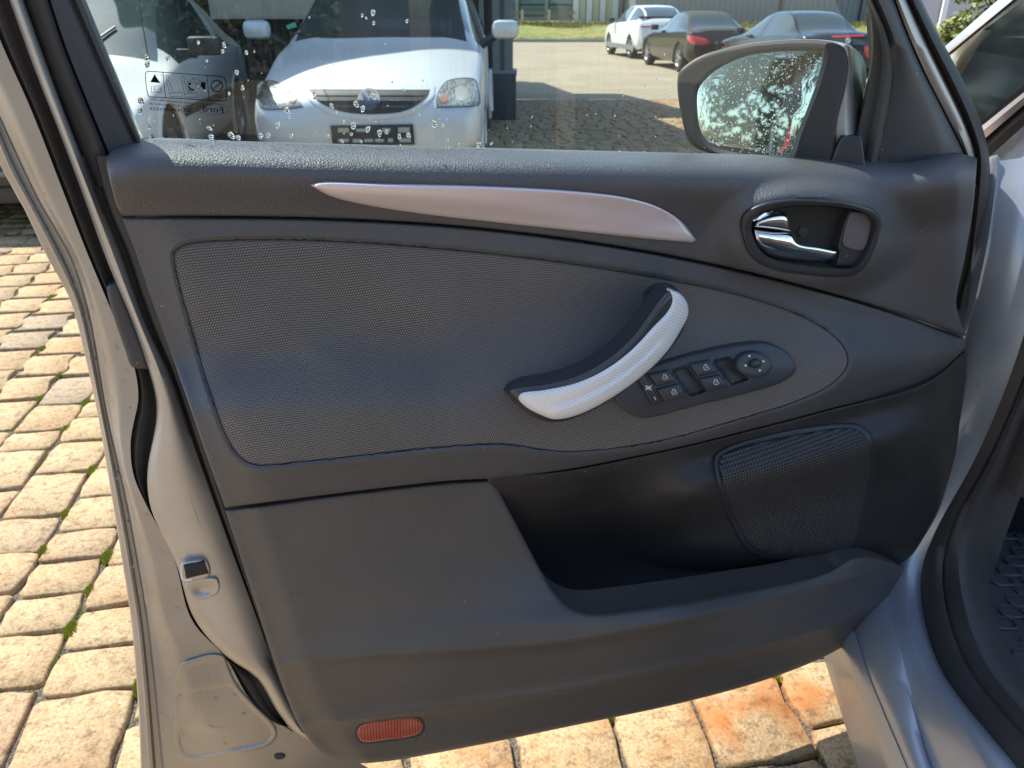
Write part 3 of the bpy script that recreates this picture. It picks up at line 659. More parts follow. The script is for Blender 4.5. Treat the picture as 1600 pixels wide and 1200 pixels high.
# walls of the well and its floor, blackened to paint in the recess's shade
g = G(); n = len(OI); fr = [dp(x, y, w_b(x, y)+.005) for x, y in OI]; bk = [p + Vector((0, .022, 0)) for p in fr]
g.add(fr+bk, [(i, n+i, n+(i+1) % n, (i+1) % n) for i in range(n)])
obj('opener_well', g, M_dark, bezel, DM)
panel('opener_floor', oi, lambda x, y: w_b(1270, 370)+.005-.018+.00002*(x-1270), M_gap, bezel, r=.001, rp=2, skirt=.003, step=5, grid=8)
WB = w_b(1270, 370)
def w_lv(x, y): return WB + .004 - .00022*(y-370) - .004*sst(x, 1200, 1310) + .003*math.sin((x-1177)/130*3.14)
panel('door_lever', [(1177,358,1),(1205,362),(1238,366),(1247,379),(1280,385),(1309,391,1),(1309,399),(1300,412,1),(1276,411),(1227,406),(1198,399),(1183,384)], lambda x, y: w_lv(x, y)+.0035*math.sin((y-lin([1177,1310],[362,388])(x))/24*3.14), M_chrome, bezel, r=.005, rp=8, skirt=.010, step=2.5, grid=3, rings=(.6, 1.6, 3.2, 5.5, 8))
panel('lock_lever', [(1177,355,1),(1185,344),(1203,335),(1222,331),(1229,334),(1233,345),(1237,363,1),(1208,359)], lambda x, y: WB+.003+.003*math.sin((y-331)/30*3.14), M_chrome, bezel, r=.005, rp=8, skirt=.008, step=2.5, grid=3, rings=(.6, 1.6, 3.2, 5.5, 8))
panel('opener_block', [(1310,386),(1329,328),(1336,328),(1364,336),(1366,346),(1355,394),(1340,414),(1306,416,1),(1312,395)], lambda x, y: WB-.002, M_dark, bezel, r=.002, rp=4, skirt=.014, step=3, grid=5)
panel('grey_insert', [(1332,331),(1358,336),(1362,341),(1352,386),(1346,391),(1320,385),(1317,379),(1328,335)], lambda x, y: WB+.0005, mat('mauve_grey_plastic', (.13, .11, .125), .45), bezel, r=.0015, rp=3, skirt=.004, step=3, grid=5)
panel('round_button', [(1255+8*math.cos(a), 363+8*math.sin(a)) for a in np.linspace(0, 2*math.pi, 13)[:-1]], lambda x, y: WB-.0115, M_dark, bezel, r=.001, rp=2, skirt=.003, step=2, grid=4)

# --- glass, its printed marks and the rain on it
WG = -.046
pane = panel('window_pane', [(F3(-400)-14, -400, 1), (G0(-400)+8, -400, 1), (1368, 0), (1372, 100), (1362, 160), (1345, 262, 1), (226, 262, 1)], WG, M_glass, car, r=.0001, rp=1, skirt=0, step=20, grid=300, rings=())
g = G(); C8 = lambda X, Y: (210+X/8, 100+Y/8); f = lambda X, Y: dp(*C8(X, Y), WG+.001)
stroke(g, cr([(175,90),(150,100),(138,135),(165,370),(180,405),(215,412)], 4) + [(1110,462)] + cr([(1110,464),(1140,455),(1152,425),(1140,215),(1120,170),(1085,155)], 4) + [(175, 90)], 9, f)
stroke(g, [(355,98),(390,422)], 8, f); stroke(g, [(908,142),(934,455)], 8, f)
fillp(g, [(252,128),(325,238),(198,226)], f)
stroke(g, [(215,280),(260,270),(262,345),(215,355),(212,280)], 5, f); stroke(g, [(265,270),(325,278),(330,352),(268,345)], 5, f); stroke(g, [(210,300),(218,362),(262,352),(340,365),(335,300)], 5, f)
stroke(g, [(245,288),(248,328)], 7, f); stroke(g, [(285,300),(310,300),(308,325),(285,325)], 5, f)
for dx, dy in ((0, 0), (192, 12)):
    stroke(g, [(395+dx,150+dy),(408+dx,135+dy),(425+dx,150+dy),(432+dx,185+dy),(428+dx,205+dy),(400+dx,205+dy),(395+dx,150+dy)], 5, f)
    stroke(g, [(400+dx,205+dy),(440+dx,370+dy),(445+dx,405+dy),(600+dx*.98,412+dy*.6),(605+dx*.96,365+dy*.4),(590+dx*.96,350+dy*.6),(440+dx,365+dy)], 5, f); stroke(g, [(430+dx,205+dy),(482+dx,355+dy)], 5, f)
fillp(g, circ(690, 248, 20, 18, 14), f); stroke(g, [(672,275),(700,315),(750,325)], 22, f); stroke(g, [(690,300),(680,345),(720,350)], 10, f)
for k in range(9):
    a = R(150+k*26); stroke(g, [(690+32*math.cos(a), 248+30*math.sin(a)), (690+44*math.cos(a), 248+42*math.sin(a))], 5, f)
stroke(g, [(720,180),(790,190),(835,225),(832,285),(800,310),(772,285),(770,240),(720,180)], 5, f); stroke(g, [(780,242),(812,244)], 8, f)
fillp(g, [(835,225),(888,226),(890,325),(858,312),(835,275)], f)
stroke(g, circ(1030, 275, 72, 70, 28), 13, f, True); stroke(g, [(985,318),(1078,232)], 12, f)
def mtext(s, cx, cy, w_, h_, slope=.05):
    v, fc = text_geo(s, 1.0); xs = [p.x for p in v]; x0, x1 = min(xs), max(xs); ys_ = [p.y for p in v]; y0, y1 = min(ys_), max(ys_)
    g.add([f(cx - ((p.x-x0)/(x1-x0)-.5)*w_, cy - ((p.y-y0)/(y1-y0)-.5)*h_ - ((p.x-x0)/(x1-x0)-.5)*w_*slope) for p in v], fc)
mtext('NO', 1037, 405, 88, 34); mtext('SAINT-GOBAIN SEKURIT', 470, 468, 575, 26, .1); mtext('DOT77AS2M24100', 380, 510, 380, 26, .08); mtext('43R-001025', 385, 568, 385, 38, .06)
mtext('E1', 652, 578, 78, 42, .05); stroke(g, circ(655, 575, 62, 60, 26), 6, f, True)
stroke(g, circ(985, 565, 195, 66, 36), 4, f, True); mtext('Ford', 985, 568, 250, 74, .08)
obj('glass_print', g, M_print, pane, DM, smooth=False)
# raindrops
ico = bmesh.new(); bmesh.ops.create_icosphere(ico, subdivisions=2, radius=1); ICV = [v.co.copy() for v in ico.verts]; ICF = [[v.index for v in q.verts] for q in ico.faces]; ico.free()
ico = bmesh.new(); bmesh.ops.create_icosphere(ico, subdivisions=1, radius=1); ICV1 = [v.co.copy() for v in ico.verts]; ICF1 = [[v.index for v in q.verts] for q in ico.faces]; ico.free()
def drop(g, q, rx, rz, ry=.0012, rnd=random, hi=True, axes=None):
    V, F_ = (ICV, ICF) if hi else (ICV1, ICF1); a = rnd.uniform(.6, 1.5); b = rnd.uniform(-.5, .5)
    vs = []
    for v in V:
        x = v.x*rx*(1+.3*math.sin(3*v.z+a*4)); z = v.z*rz*(1+.2*math.cos(2*v.x+b*5)) + b*x
        p = Vector((x, v.y*ry, z)); vs.append(q + (axes @ p if axes else p))
    g.add(vs, F_)
g = G(); rr = random.Random(11)
ds = [(230,90,5),(262,92,4),(230,102,4),(310,66,2.5),(350,70,4),(348,80,3),(323,95,2.5),(370,113,4),(379,137,3),(358,146,3),(220,158,5),(219,174,4.5),(240,186,3),(232,198,3.5),(235,212,4),(327,200,3.5),(330,214,5),(361,211,5.5),(372,215,5),(385,82,3.5),(434,196,4.5),(448,172,5.5),(452,183,3),(407,212,4.5),(419,211,4),(455,212,3.5),(566,24,3),(583,20,4.5),(572,28,2),(584,36,2.5),(636,33,3),(491,145,3),(492,153,3),(518,165,4),(525,175,3),(556,162,5),(567,170,4.5),(582,150,5),(537,190,2.5),(552,196,5.5),(575,202,5.5),(593,208,5),(604,206,4),(549,210,3),(624,213,4),(638,211,5),(678,193,5),(680,165,3),(692,196,3),(631,140,2.5),(661,126,2),(613,128,2),(625,229,4),(713,233,5),(699,230,3.5),(748,226,5),(755,232,3.5),(768,224,3),(547,229,3),(483,228,2),(512,212,3),(534,220,3),(564,221,2.5),(700,218,2.5),(586,190,2)]
for k in range(60): ds.append((rr.uniform(240, 1040), 238-abs(rr.gauss(0, 80)), rr.uniform(.7, 1.6)))
for x, y, r in ds:
    if y < 2: continue
    s = .00058*r; drop(g, dp(x, y, WG-.0006), s*rr.uniform(.8, 1.1), s*rr.uniform(.8, 1.25), .0009+.25*s, rr)
obj('window_raindrops', g, M_drop, pane, DM, kind='stuff')

# --- wing mirror
MP0 = DM @ dp(1180, 160, -.085); MN = Vector((-.25, -.95, .085)).normalized()
MU = Vector((0, 0, 1)).cross(MN).normalized()*1; MV = MN.cross(MU)
def mp(px, py, o=0):
    d = ray(px, py); P = MP0 + MN*o; t = (P-CAM).dot(MN)/d.dot(MN); return CAM + d*t
def mpanel(name, outline, off_, m, parent, r=.003, rp=4, skirt=.01, step=4, grid=6, hole=None, taper=0, **kw):
    c = mp(1190, 160)
    def pl(p, d): return mp(p[0], p[1], 0) + MN*((off_(p[0], p[1]) if callable(off_) else off_) - edge(d, rp, r))
    def bk(p): q = mp(p[0], p[1], 0); q = q + (c-q)*taper; return q + MN*((off_(p[0], p[1]) if callable(off_) else off_)-r-skirt)
    g = relief(outline, pl, bk, step, grid, (rp*.15, rp*.5, rp), hole=hole)
    return obj(name, g, m, parent, None, recalc=True, **kw)
ms_out = [(1060,114),(1076,98),(1101,84),(1160,68.5),(1240,60.5),(1300,62),(1335,70),(1362,86),(1368,120),(1360,180),(1348,262),(1180,260),(1112,241),(1081,226),(1066,190)]
housing = mpanel('wing_mirror', ms_out, lambda x, y: -.012-.05*sst(x, 1322, 1368), M_silver, car, r=.004, rp=5, skirt=.05, taper=.25, step=5, grid=10)
mh_out = [(1060,115),(1075,99),(1100,85),(1160,70),(1240,62),(1292,64),(1318,72),(1326,90),(1324,130),(1310,185),(1296,258),(1180,258),(1112,241),(1080,227),(1066,190)]
mg_out = [(1085,138),(1100,118),(1119,103),(1163,83),(1215,75),(1270,74),(1291,77),(1292,90),(1287,113),(1273,155),(1253,206),(1234,252),(1190,252),(1153,245),(1112,234),(1091,213),(1083,172)]
MG = closed(mg_out, 4)
mpanel('mirror_surround', mh_out, lambda x, y: .004 - .006*sst(x, 1290, 1326), M_rubber, housing, r=.006, rp=7, skirt=.01, step=4, grid=5, hole=MG)
g = G(); n = len(MG); fr = [mp(x, y, 0)+MN*.004 for x, y in MG]; cc = mp(1190, 160); bk = [p + (cc-p)*.07 - MN*.016 for p in fr]
g.add(fr+bk, [(i, n+i, n+(i+1) % n, (i+1) % n) for i in range(n)]); obj('mirror_inner_rim', g, M_rubber, housing)
mgi = [tuple(np.array((1190, 160))+(np.array(p)-np.array((1190, 160)))*1.0) for p in mg_out]
mpanel('mirror_glass', mgi, -.010, M_mirror, housing, r=.0005, rp=2, skirt=.002, step=5, grid=20)
g = G(); rr = random.Random(5); ax = Matrix((MU, MN, MV)).transposed()
MGi = np.array([(1190, 160)]) + (MG-np.array([(1190, 160)]))*.94
k = 0
while k < 720:
    x, y = rr.uniform(1085, 1292), rr.uniform(75, 246)
    if not inside(np.array([[x, y]]), MGi)[0]: continue
    if x < 1150 and y < 120 and rr.random() < .4: continue
    r = rr.choice([.6, .7, .9, 1.1, 1.3, 1.9])*.00060*rr.uniform(.8, 1.2)*(1.0+.3*(y > 170))
    q = mp(x, y, 0)+MN*(-.0098); drop(g, q, r, r*rr.uniform(.9, 1.3), r*.55, rr, False, ax); k += 1
obj('mirror_raindrops', g, mat('mirror_drop_water', (.9, .95, .95), .03, 0, coat=1, spec=1.0), housing, kind='stuff')
bd = bsdf(bpy.data.materials['mirror_drop_water']); bd.inputs['Transmission Weight'].default_value = .35; bd.inputs['IOR'].default_value = 1.33
mpanel('mirror_foot', [(1296,258,1),(1308,225),(1316,212,1),(1345,212,1),(1352,262,1)], lambda x, y: .006, M_dark, housing, r=.003, rp=4, skirt=.04, step=4, grid=8)
# --- body of the silver car around the doorway
ST_ = [1400, 1200, 1030, 900, 830, 700, 560, 400, 250]
BX = {
 0: ([1470,1390,1328,1290,1300,1400,1440,1470,1520], [.54,.54,.545,.56,.60,.63,.645,.645,.66]),
 1: ([1510,1425,1355,1330,1360,1430,1480,1500,1540], [.552,.552,.556,.60,.64,.66,.67,.665,.67]),
 2: ([1540,1455,1409,1385,1400,1470,1500,1540,1560], [.575,.575,.585,.64,.665,.685,.682,.675,.68]),
 3: ([1650,1547,1442,1417,1435,1495,1556,1600,1630], [.60,.60,.61,.66,.68,.705,.70,.705,.72]),
 4: ([1760,1600,1469,1442,1464,1534,1592,1640,1680], [.635,.635,.645,.685,.70,.72,.715,.72,.73]),
 5: ([1830,1680,1535,1497,1500,1560,1612,1650,1690], [.68,.68,.69,.72,.73,.745,.745,.75,.76]),
 6: ([1860,1700,1585,1541,1556,1602,1650,1700,1740], [.74,.74,.77,.82,.82,.83,.83,.83,.84])}
tt = np.linspace(0, 8, 90)
def bline(i):
    p = [np.array(onx(x, y, X)) for x, y, X in zip(BX[i][0], ST_, BX[i][1])]
    c = np.array(cr(p, 12)); k = np.linspace(0, 8, len(c))
    return [Vector([np.interp(t, k, c[:, j]) for j in range(3)]) for t in tt]
BL = [bline(i) for i in range(7)]
def loft(lines, prof=None):
    return G().grid([[l[k] for l in lines] for k in range(len(lines[0]))], flip=True)
def lerp(a, b, t, up=0): return [p.lerp(q, t) + Vector((0, -up, up)) for p, q in zip(a, b)]
def shift(a, v): return [p + Vector(v) for p in a]
under = shift(BL[0], (.02, .03, -.14))
sill_l = [under, shift(BL[0], (.0, .01, -.01)), BL[0], lerp(BL[0], BL[1], .35, .004), lerp(BL[0], BL[1], .75, .001), lerp(BL[0], BL[1], .9, -.005), BL[1], lerp(BL[1], BL[2], .12, .006), lerp(BL[1], BL[2], .5, .009), lerp(BL[1], BL[2], .9, .004), BL[2], lerp(BL[2], BL[3], .1, -.001), lerp(BL[2], BL[3], .5, .004), lerp(BL[2], BL[3], .93, .001), BL[3], lerp(BL[3], BL[4], .4, .003), shift(BL[4], (0, 0, -.008))]
obj('door_sill', loft(sill_l), M_sill, car, recalc=False, sharp=60)
obj('door_aperture_seal', loft([shift(BL[4], (-.004, 0, -.012)), lerp(BL[4], BL[5], .05, .010), lerp(BL[4], BL[5], .2, .016), lerp(BL[4], BL[5], .4, .012), lerp(BL[4], BL[5], .48, .002), lerp(BL[4], BL[5], .52, .002), lerp(BL[4], BL[5], .6, .010), lerp(BL[4], BL[5], .9, .010), BL[5]]), M_rubber, car, sharp=70)
obj('sill_trim', loft([shift(BL[5], (-.003, 0, -.004)), lerp(BL[5], BL[6], .1, .004), lerp(BL[5], BL[6], .5, -.002), BL[6], shift(BL[6], (.02, .0, -.06))]), M_trim2, car, sharp=70)
# sill carried on rearward and the B-pillar, out of the picture
g = G(); g.box((.54, -1.3, .18), (.70, BL[0][0].y+.02, .345), bev=.015); obj('rear_sill', g, M_silver, car)
g = G(); g.box((.60, -.62, .34), (.74, -.46, 1.55), bev=.02); obj('door_pillar', g, M_silver, car)
# floor, mat with its ribs, bulkhead; roof, far side added to keep cabin dark
g = G(); g.box((.70, -1.3, .24), (2.2, 1.5, .285)); obj('cabin_floor', g, M_gap, car, smooth=False)
MZ = .300
mo = [(1582,770),(1560,810),(1546,860),(1540,905),(1544,960),(1556,1005),(1575,1040),(1600,1080)]
mp2 = [tuple(onz(x, y, MZ))[:2] for x, y in mo]
mpoly = [tuple(mp2[0])] + mp2[1:] + [(mp2[-1][0]+.02, mp2[-1][1]-.12), (mp2[-1][0]+.5, mp2[-1][1]-.14), (mp2[-1][0]+.5, mp2[0][1]+.1), (mp2[0][0]+.05, mp2[0][1]+.1)]
sc = 400
rg = relief([(x*sc, y*sc) for x, y in mpoly], lambda p, d: Vector((p[0]/sc, p[1]/sc, MZ+.006*(1-sst(d, 0, 4)))), lambda p: Vector((p[0]/sc, p[1]/sc, MZ-.012)), 6, 12, (1, 2, 4))
M_mat = grain(mat('mat_rubber', (.060, .060, .062), .45), sc=300, st=.2)
fmat = obj('floor_mat', rg, M_mat, car, recalc=True)
g = G(); mpn = np.array(mpoly); a = .030
for i in range(18):
    for j in range(26):
        cx = .72+i*.056+(j % 2)*.028; cy = .62+j*.026
        if not inside(np.array([[cx, cy]]), mpn)[0] or dist(np.array([[cx, cy]]), mpn)[0] < .02: continue
        el = 1.0 if cy > .97 else .6
        pts = [(cx-.018, cy-.007), (cx-.011, cy-.013), (cx+.011, cy-.013), (cx+.018, cy-.007), (cx+.018, cy+.007), (cx+.011, cy+.013), (cx-.011, cy+.013), (cx-.018, cy+.007)]
        if cy < .95: pts = [(cx-.024, cy-.012), (cx-.014, cy-.004), (cx+.012, cy-.004), (cx+.024, cy+.006)]; g.tube([(x, y, MZ+.002) for x, y in pts], .0028, 5)
        else: g.tube([(x, y, MZ+.002) for x, y in pts], .0030, 5, closed=True)
obj('mat_ribs', g, M_mat, car, kind='stuff')
g = G(); g.box((.80, 1.42, .26), (2.2, 1.5, .93)); g.box((.86, 1.15, .72), (2.18, 1.45, .93), bev=.04); obj('dashboard', g, M_trim2, car)
g = G(); g.box((.80, 1.02, .50), (.825, 1.45, .95), bev=.01); obj('kick_panel', g, M_trim2, car)
g = G(); g.box((2.2, -1.3, .3), (2.25, 1.5, .93)); obj('far_door', g, M_trim2, car, smooth=False)
g = G()
rows = []
for y in np.linspace(-1.4, -.1, 12):
    rows.append([(x, y, 1.60+.05*math.sin((x-.72)/1.5*3.14)-.10*((y+.3)/1.1)**2*(1 if y > -.3 else .4)-(.06 if x in (.72, 2.22) else 0)) for x in [.72, .76, .9, 1.2, 1.47, 1.8, 2.05, 2.18, 2.22]])
g.grid([[Vector(p) for p in r] for r in rows]); obj('roof', g, M_silver, car)
g = G(); g.box((.95, -.55, .40), (1.4, -.02, .56), bev=.04); g.box((.95, -.72, .5), (1.4, -.55, 1.25), bev=.05); obj('front_seat', g, M_trim2, car)
# front pillar, quarter window and wing, seen past the door's front edge
def xpoly(name, pts, X, m, thick=.012, parent=car, **kw):
    xf = X if callable(X) else (lambda px, py: X)
    n = len(pts); fr = [onx(x, y, xf(x, y)) for x, y in pts]; bk = [p+Vector((thick, 0, 0)) for p in fr]
    g = G().add(fr+bk, [tuple(range(n)), tuple(range(2*n-1, n-1, -1))] + [(i, n+i, n+(i+1) % n, (i+1) % n) for i in range(n)])
    return obj(name, g, m, parent, recalc=True, smooth=False, **kw)
ap = []
for t in np.linspace(-.3, 1, 16):
    u = np.array((1475, 74))*(1-t)+np.array((1660, -88))*t; l = np.array((1484, 95))*(1-t)+np.array((1700, -75))*t
    ap.append([onx(*u, .70+.06*t)+Vector((.02, 0, -.004)), onx(*u, .70+.06*t), onx(*(u*.7+l*.3), .692+.06*t), onx(*(u*.48+l*.52), .694+.06*t), onx(*(u*.42+l*.58), .702+.06*t), onx(*(u*.3+l*.7), .698+.06*t), onx(*(l), .705+.06*t), onx(*(l), .705+.06*t)+Vector((.03, 0, 0))])
obj('front_pillar', G().grid(ap), silver('pillar_paint', (.62, .60, .58), .3, .7, .1), car, sharp=60)
M_glass2 = thin_glass('quarter_glass', (.72, .84, .82), dirt=True)
qg = xpoly('quarter_window', [(1478,90),(1600,0),(1720,-92),(1720,50),(1600,142),(1520,204)], lambda x, y: .715, M_glass2, .003)
g = G(); 
for k in range(34):
    t = k/34; p = np.array((1528, 198))*(1-t)+np.array((1640, 104))*t; q = p+np.array((3.3, -2.8)); tip = p+np.array((-3.2, -4.6))
    g.add([onx(*(p+np.array((3,3.2))), .713), onx(*(q+np.array((3,3.2))), .713), onx(*q, .713), onx(*tip, .713), onx(*p, .713)], [(0, 1, 2, 3, 4)])
obj('glass_border_dots', g, M_print, qg, smooth=False)
xpoly('pillar_inner_trim', [(1486,120),(1504,101),(1510,104),(1582,38),(1640,70),(1600,84),(1546,122),(1532,140),(1530,158),(1512,168)], .80, mat('sky_lifted_lining', (.50, .56, .54), .7), .03)  # pale colour paints in the sky's brightness on the quarter glass
xpoly('dash_top', [(1470,185),(1500,158),(1560,150),(1640,150),(1720,200),(1560,300),(1500,260)], .84, mat('sky_lifted_dash', (.26, .31, .31), .6), .10)  # lightened likewise, painted for sky brightness in the glass
fs = []
for t in np.linspace(-.25, 1, 16):
    a = np.array((1530, 200))*(1-t)+np.array((1660, 96))*t; b = np.array((1538, 217))*(1-t)+np.array((1660, 112))*t; c = np.array((1545, 246))*(1-t)+np.array((1660, 142))*t
    fs.append([onx(*a, .722), onx(*a, .708), onx(*(a*.6+b*.4), .698), onx(*b, .706), onx(*b, .716), onx(*(b*.5+c*.5), .712), onx(*c, .722)])
obj('cowl_strip', G().grid([r[:5] for r in fs]), silver('cowl_paint', (.6, .56, .55), .3, .7, .1), car, sharp=60)
obj('cowl_rubber', G().grid([r[3:] for r in fs]), M_rubber, car)
wr = []
for t in np.linspace(0, 1, 22):
    r = []
    for s in np.linspace(0, 1, 12):
        x0 = 1500+t*60; top = np.array((1530+130*s, 250-118*s)); bot = np.array((1500+200*s, 620))
        p = top*(1-t)+bot*t; X = .735 - .035*math.sin(min(1, t*1.8)*1.57) + .010*math.sin(t*9+s*2.6)*(1-t) + .07*sst(t, .15, .7)
        r.append(onx(p[0], p[1], X))
    wr.append(r)
obj('front_wing', G().grid(wr), M_sill, car, sharp=80)
g = G(); rows = []
for y in np.linspace(1.2, 2.15, 12):
    rows.append([Vector((x, y, 1.0-.10*((y-1.2))**1.5-(.05 if x < .8 else 0)+.02*math.sin((x-.75)/1.4*3.14))) for x in [.735, .76, .82, 1.1, 1.45, 1.8, 2.1, 2.2]])
g.grid(rows); obj('bonnet', g, M_silver, car)
g = G(); g.box((.75, 1.2, .25), (2.2, 2.1, .80), bev=.05); obj('engine_bay', g, M_gap, car)
wheel_prof = [(.20, -.10), (.30, -.105), (.325, -.085), (.33, -.04), (.33, .04), (.325, .085), (.30, .105), (.20, .10)]

# ================================================================== PAVING
ground_m = mat('far_paving', (.40, .34, .26), .85)
def paving_mat(m, rust=True):
    oi = N(m, 'ShaderNodeObjectInfo'); g_ = N(m, 'ShaderNodeNewGeometry')
    n = N(m, 'ShaderNodeTexNoise', Scale=150.0, Detail=5.0, Roughness=.75); n2 = N(m, 'ShaderNodeTexNoise', Scale=7.0, Detail=5.0)
    cw = N(m, 'ShaderNodeTexCoord')
    Lk(m, g_, 'Position', n, 'Vector'); Lk(m, g_, 'Position', n2, 'Vector')
    r1 = ramp(m, g_, 'Random Per Island', [(0, (.20, .175, .145)), (.3, (.34, .25, .145)), (.6, (.38, .295, .175)), (.85, (.35, .24, .13)), (1, (.25, .20, .14))])
    r0 = ramp(m, oi, 'Random', [(0, (.19, .17, .145)), (.14, (.24, .20, .155)), (.25, (.36, .26, .145)), (.6, (.41, .315, .18)), (.85, (.38, .255, .13)), (1, (.21, .175, .135))])
    mx0 = N(m, 'ShaderNodeMix', _data_type='RGBA'); mx0.inputs[0].default_value = .5; Lk(m, r1, 0, mx0, 6); Lk(m, r0, 0, mx0, 7)
    sp = ramp(m, n, 0, [(.30, (.45, .42, .38)), (.46, (.95, .95, .95)), (.72, (1.5, 1.5, 1.5))])
    m1 = N(m, 'ShaderNodeMix', _data_type='RGBA', _blend_type='MULTIPLY'); m1.inputs[0].default_value = 1; Lk(m, mx0, 2, m1, 6); Lk(m, sp, 0, m1, 7)
    ru = ramp(m, n2, 0, [(.48, (0, 0, 0)), (.66, (.85, .85, .85))])
    sep = N(m, 'ShaderNodeSeparateXYZ'); Lk(m, g_, 'Position', sep, 0)
    ml = N(m, 'ShaderNodeMapRange'); ml.inputs['From Min'].default_value = -.3; ml.inputs['From Max'].default_value = .5; ml.inputs['To Min'].default_value = .22; ml.inputs['To Max'].default_value = 1.2; Lk(m, sep, 'X', ml, 'Value')
    mm = N(m, 'ShaderNodeMath', _operation='MULTIPLY'); Lk(m, ru, 0, mm, 0); Lk(m, ml, 0, mm, 1)
    m2 = N(m, 'ShaderNodeMix', _data_type='RGBA'); Lk(m, mm, 0, m2, 0); Lk(m, m1, 2, m2, 6); m2.inputs[7].default_value = (.36, .135, .03, 1)
    Lk(m, m2, 2, bsdf(m), 'Base Color'); add_bump(m, n, 0, .5, .0025)
    n4 = N(m, 'ShaderNodeTexNoise', Scale=38.0, Detail=6.0, Roughness=.7); Lk(m, g_, 'Position', n4, 'Vector'); add_bump(m, n4, 0, .35, .006)
    st_ = ramp(m, n4, 0, [(.36, (.52, .46, .42)), (.50, (1, .96, .88))]); m3 = N(m, 'ShaderNodeMix', _data_type='RGBA', _blend_type='MULTIPLY'); m3.inputs[0].default_value = .9; Lk(m, m2, 2, m3, 6); Lk(m, st_, 0, m3, 7); Lk(m, m3, 2, bsdf(m), 'Base Color')
    return m
M_stone = paving_mat(mat('concrete_paver', (.5, .4, .3), .85))
def joint_mat():
    m = mat('joint_sand', (.12, .10, .075), .95); c = coords(m)
    n = N(m, 'ShaderNodeTexNoise', Scale=180.0, Detail=3.0); Lk(m, c, 0, n, 'Vector'); r = ramp(m, n, 0, [(.35, (.03, .026, .02)), (.65, (.16, .135, .10))]); Lk(m, r, 0, bsdf(m), 'Base Color'); add_bump(m, n, 0, .8, .004); return m
M_joint = joint_mat()
AX0, AX1, AY0, AY1 = -7.0, 5.0, .15, 13.0
def terr(x, y): return -.17*sst(y, 9, 20)
def stone_outline(wd, ln, rr, wave=False, n=12):
    pts = []
    cr_ = rr.uniform(.007, .012)
    if wave:
        def side(t, s): return s*wd/2 + .016*math.sin(t*2*math.pi)
        P = [(side(t, -1), -ln/2+ln*t) for t in np.linspace(0.04, .96, 6)] + [(side(t, 1), -ln/2+ln*t) for t in np.linspace(.96, .04, 6)]
    else:
        x, y = wd/2, ln/2; c = cr_
        bw = [rr.uniform(-.004, .003) for _ in range(4)]
        P = [(-x, -y+c), (-x-bw[0], -y*.3), (-x-bw[0], y*.3), (-x, y-c), (-x+c, y), (-x*.3, y+bw[1]), (x*.3, y+bw[1]), (x-c, y), (x, y-c), (x+bw[2], y*.3), (x+bw[2], -y*.3), (x, -y+c), (x-c, -y), (x*.3, -y-bw[3]), (-x*.3, -y-bw[3]), (-x+c, -y)]
        for k_ in (0, 3, 4, 7, 8, 11, 12, 15):
            if rr.random() < .25: P[k_] = (P[k_][0]*.95, P[k_][1]*.95)
    return [(a+rr.uniform(-.0045, .0045), b+rr.uniform(-.0045, .0045)) for a, b in P]
def stone_geo(wd, ln, rr, wave=False):
    P = stone_outline(wd, ln, rr, wave); n = len(P); z = [rr.uniform(-.0015, .0015) for _ in P]
    v = [Vector((x, y, -.045)) for x, y in P] + [Vector((x, y, -.012+zz)) for (x, y), zz in zip(P, z)] + [Vector((x*.982, y*.982, -.004+zz)) for (x, y), zz in zip(P, z)] + [Vector((x*.94, y*.94, 0+zz*.4)) for (x, y), zz in zip(P, z)]
    f = [(k*n+i, k*n+(i+1) % n, (k+1)*n+(i+1) % n, (k+1)*n+i) for k in range(3) for i in range(n)] + [tuple(3*n+i for i in range(n))]
    return v, f
rr = random.Random(21)
pave = G().grid([[Vector((x, y, terr(x, y)-.012)) for x in (AX0, AX1)] for y in np.linspace(AY0, AY1, 14)], flip=True)
pavement = obj('pavement', pave, M_joint, None, smooth=False, kind='structure')
lens = [.125, .155, .19, .22]
var = {}
for L_ in lens:
    for W_ in (.165, .19):
        for k in range(3): var[(L_, W_, k, 0)] = mesh('paving_stone', *stone_geo(W_-.008, L_-.009, rr), M_stone, True, 60)
for k in range(4): var[(.2, .19, k, 1)] = mesh('paving_stone', *stone_geo(.19-.007, .2-.008, rr, True), M_stone, True, 60)
cells = []
ang = R(9); ca, sa = math.cos(ang), math.sin(ang)
X = -9.0; ci = 0
while X < 8:
    W_ = rr.choice((.165, .19)); v = -2 + rr.uniform(0, .15)
    while v < 15:
        # curved courses: nearly straight ahead, leaning left
        cx = (X+W_/2)*ca - v*sa*.0 ; cy = v
        wave = False
        px_ = X + W_/2
        if px_ - 0 < -1.05 and v > 2.0 + (px_+2.4)*.5: wave = True
        L_ = .2 if wave else rr.choice(lens)
        cx, cy = px_*ca - (v+L_/2)*sa, px_*sa + (v+L_/2)*ca
        if AX0+.1 < cx < AX1-.1 and AY0+.1 < cy < AY1-.1:
            cells.append((cx, cy, L_, .19 if wave else W_, wave, W_))
        v += L_
    X += W_; ci += 1
def vis_score(c):
    cx, cy = c[0], c[1]; d = Vector((cx, cy, 0)) - CAM
    fz = d.y*CT - d.z*ST
    up = d.y*ST + d.z*CT
    if fz <= 0: return 0
    px = 800+1200*d.x/fz; py = 600-1200*up/fz
    if py < 0 or py > 1290 or px < -90 or px > 1690: return 0
    left = py > 270 and px < L0(max(260, py))+60
    bot = py > 985 and px > 430 and py > 1190-(px-560)*.22-40 and px < 1440
    thru = 190 < py < 262 and 740 < px < 1090
    if left or bot: return 1e3/(fz*fz)
    if thru: return 1.0/fz
    return 0
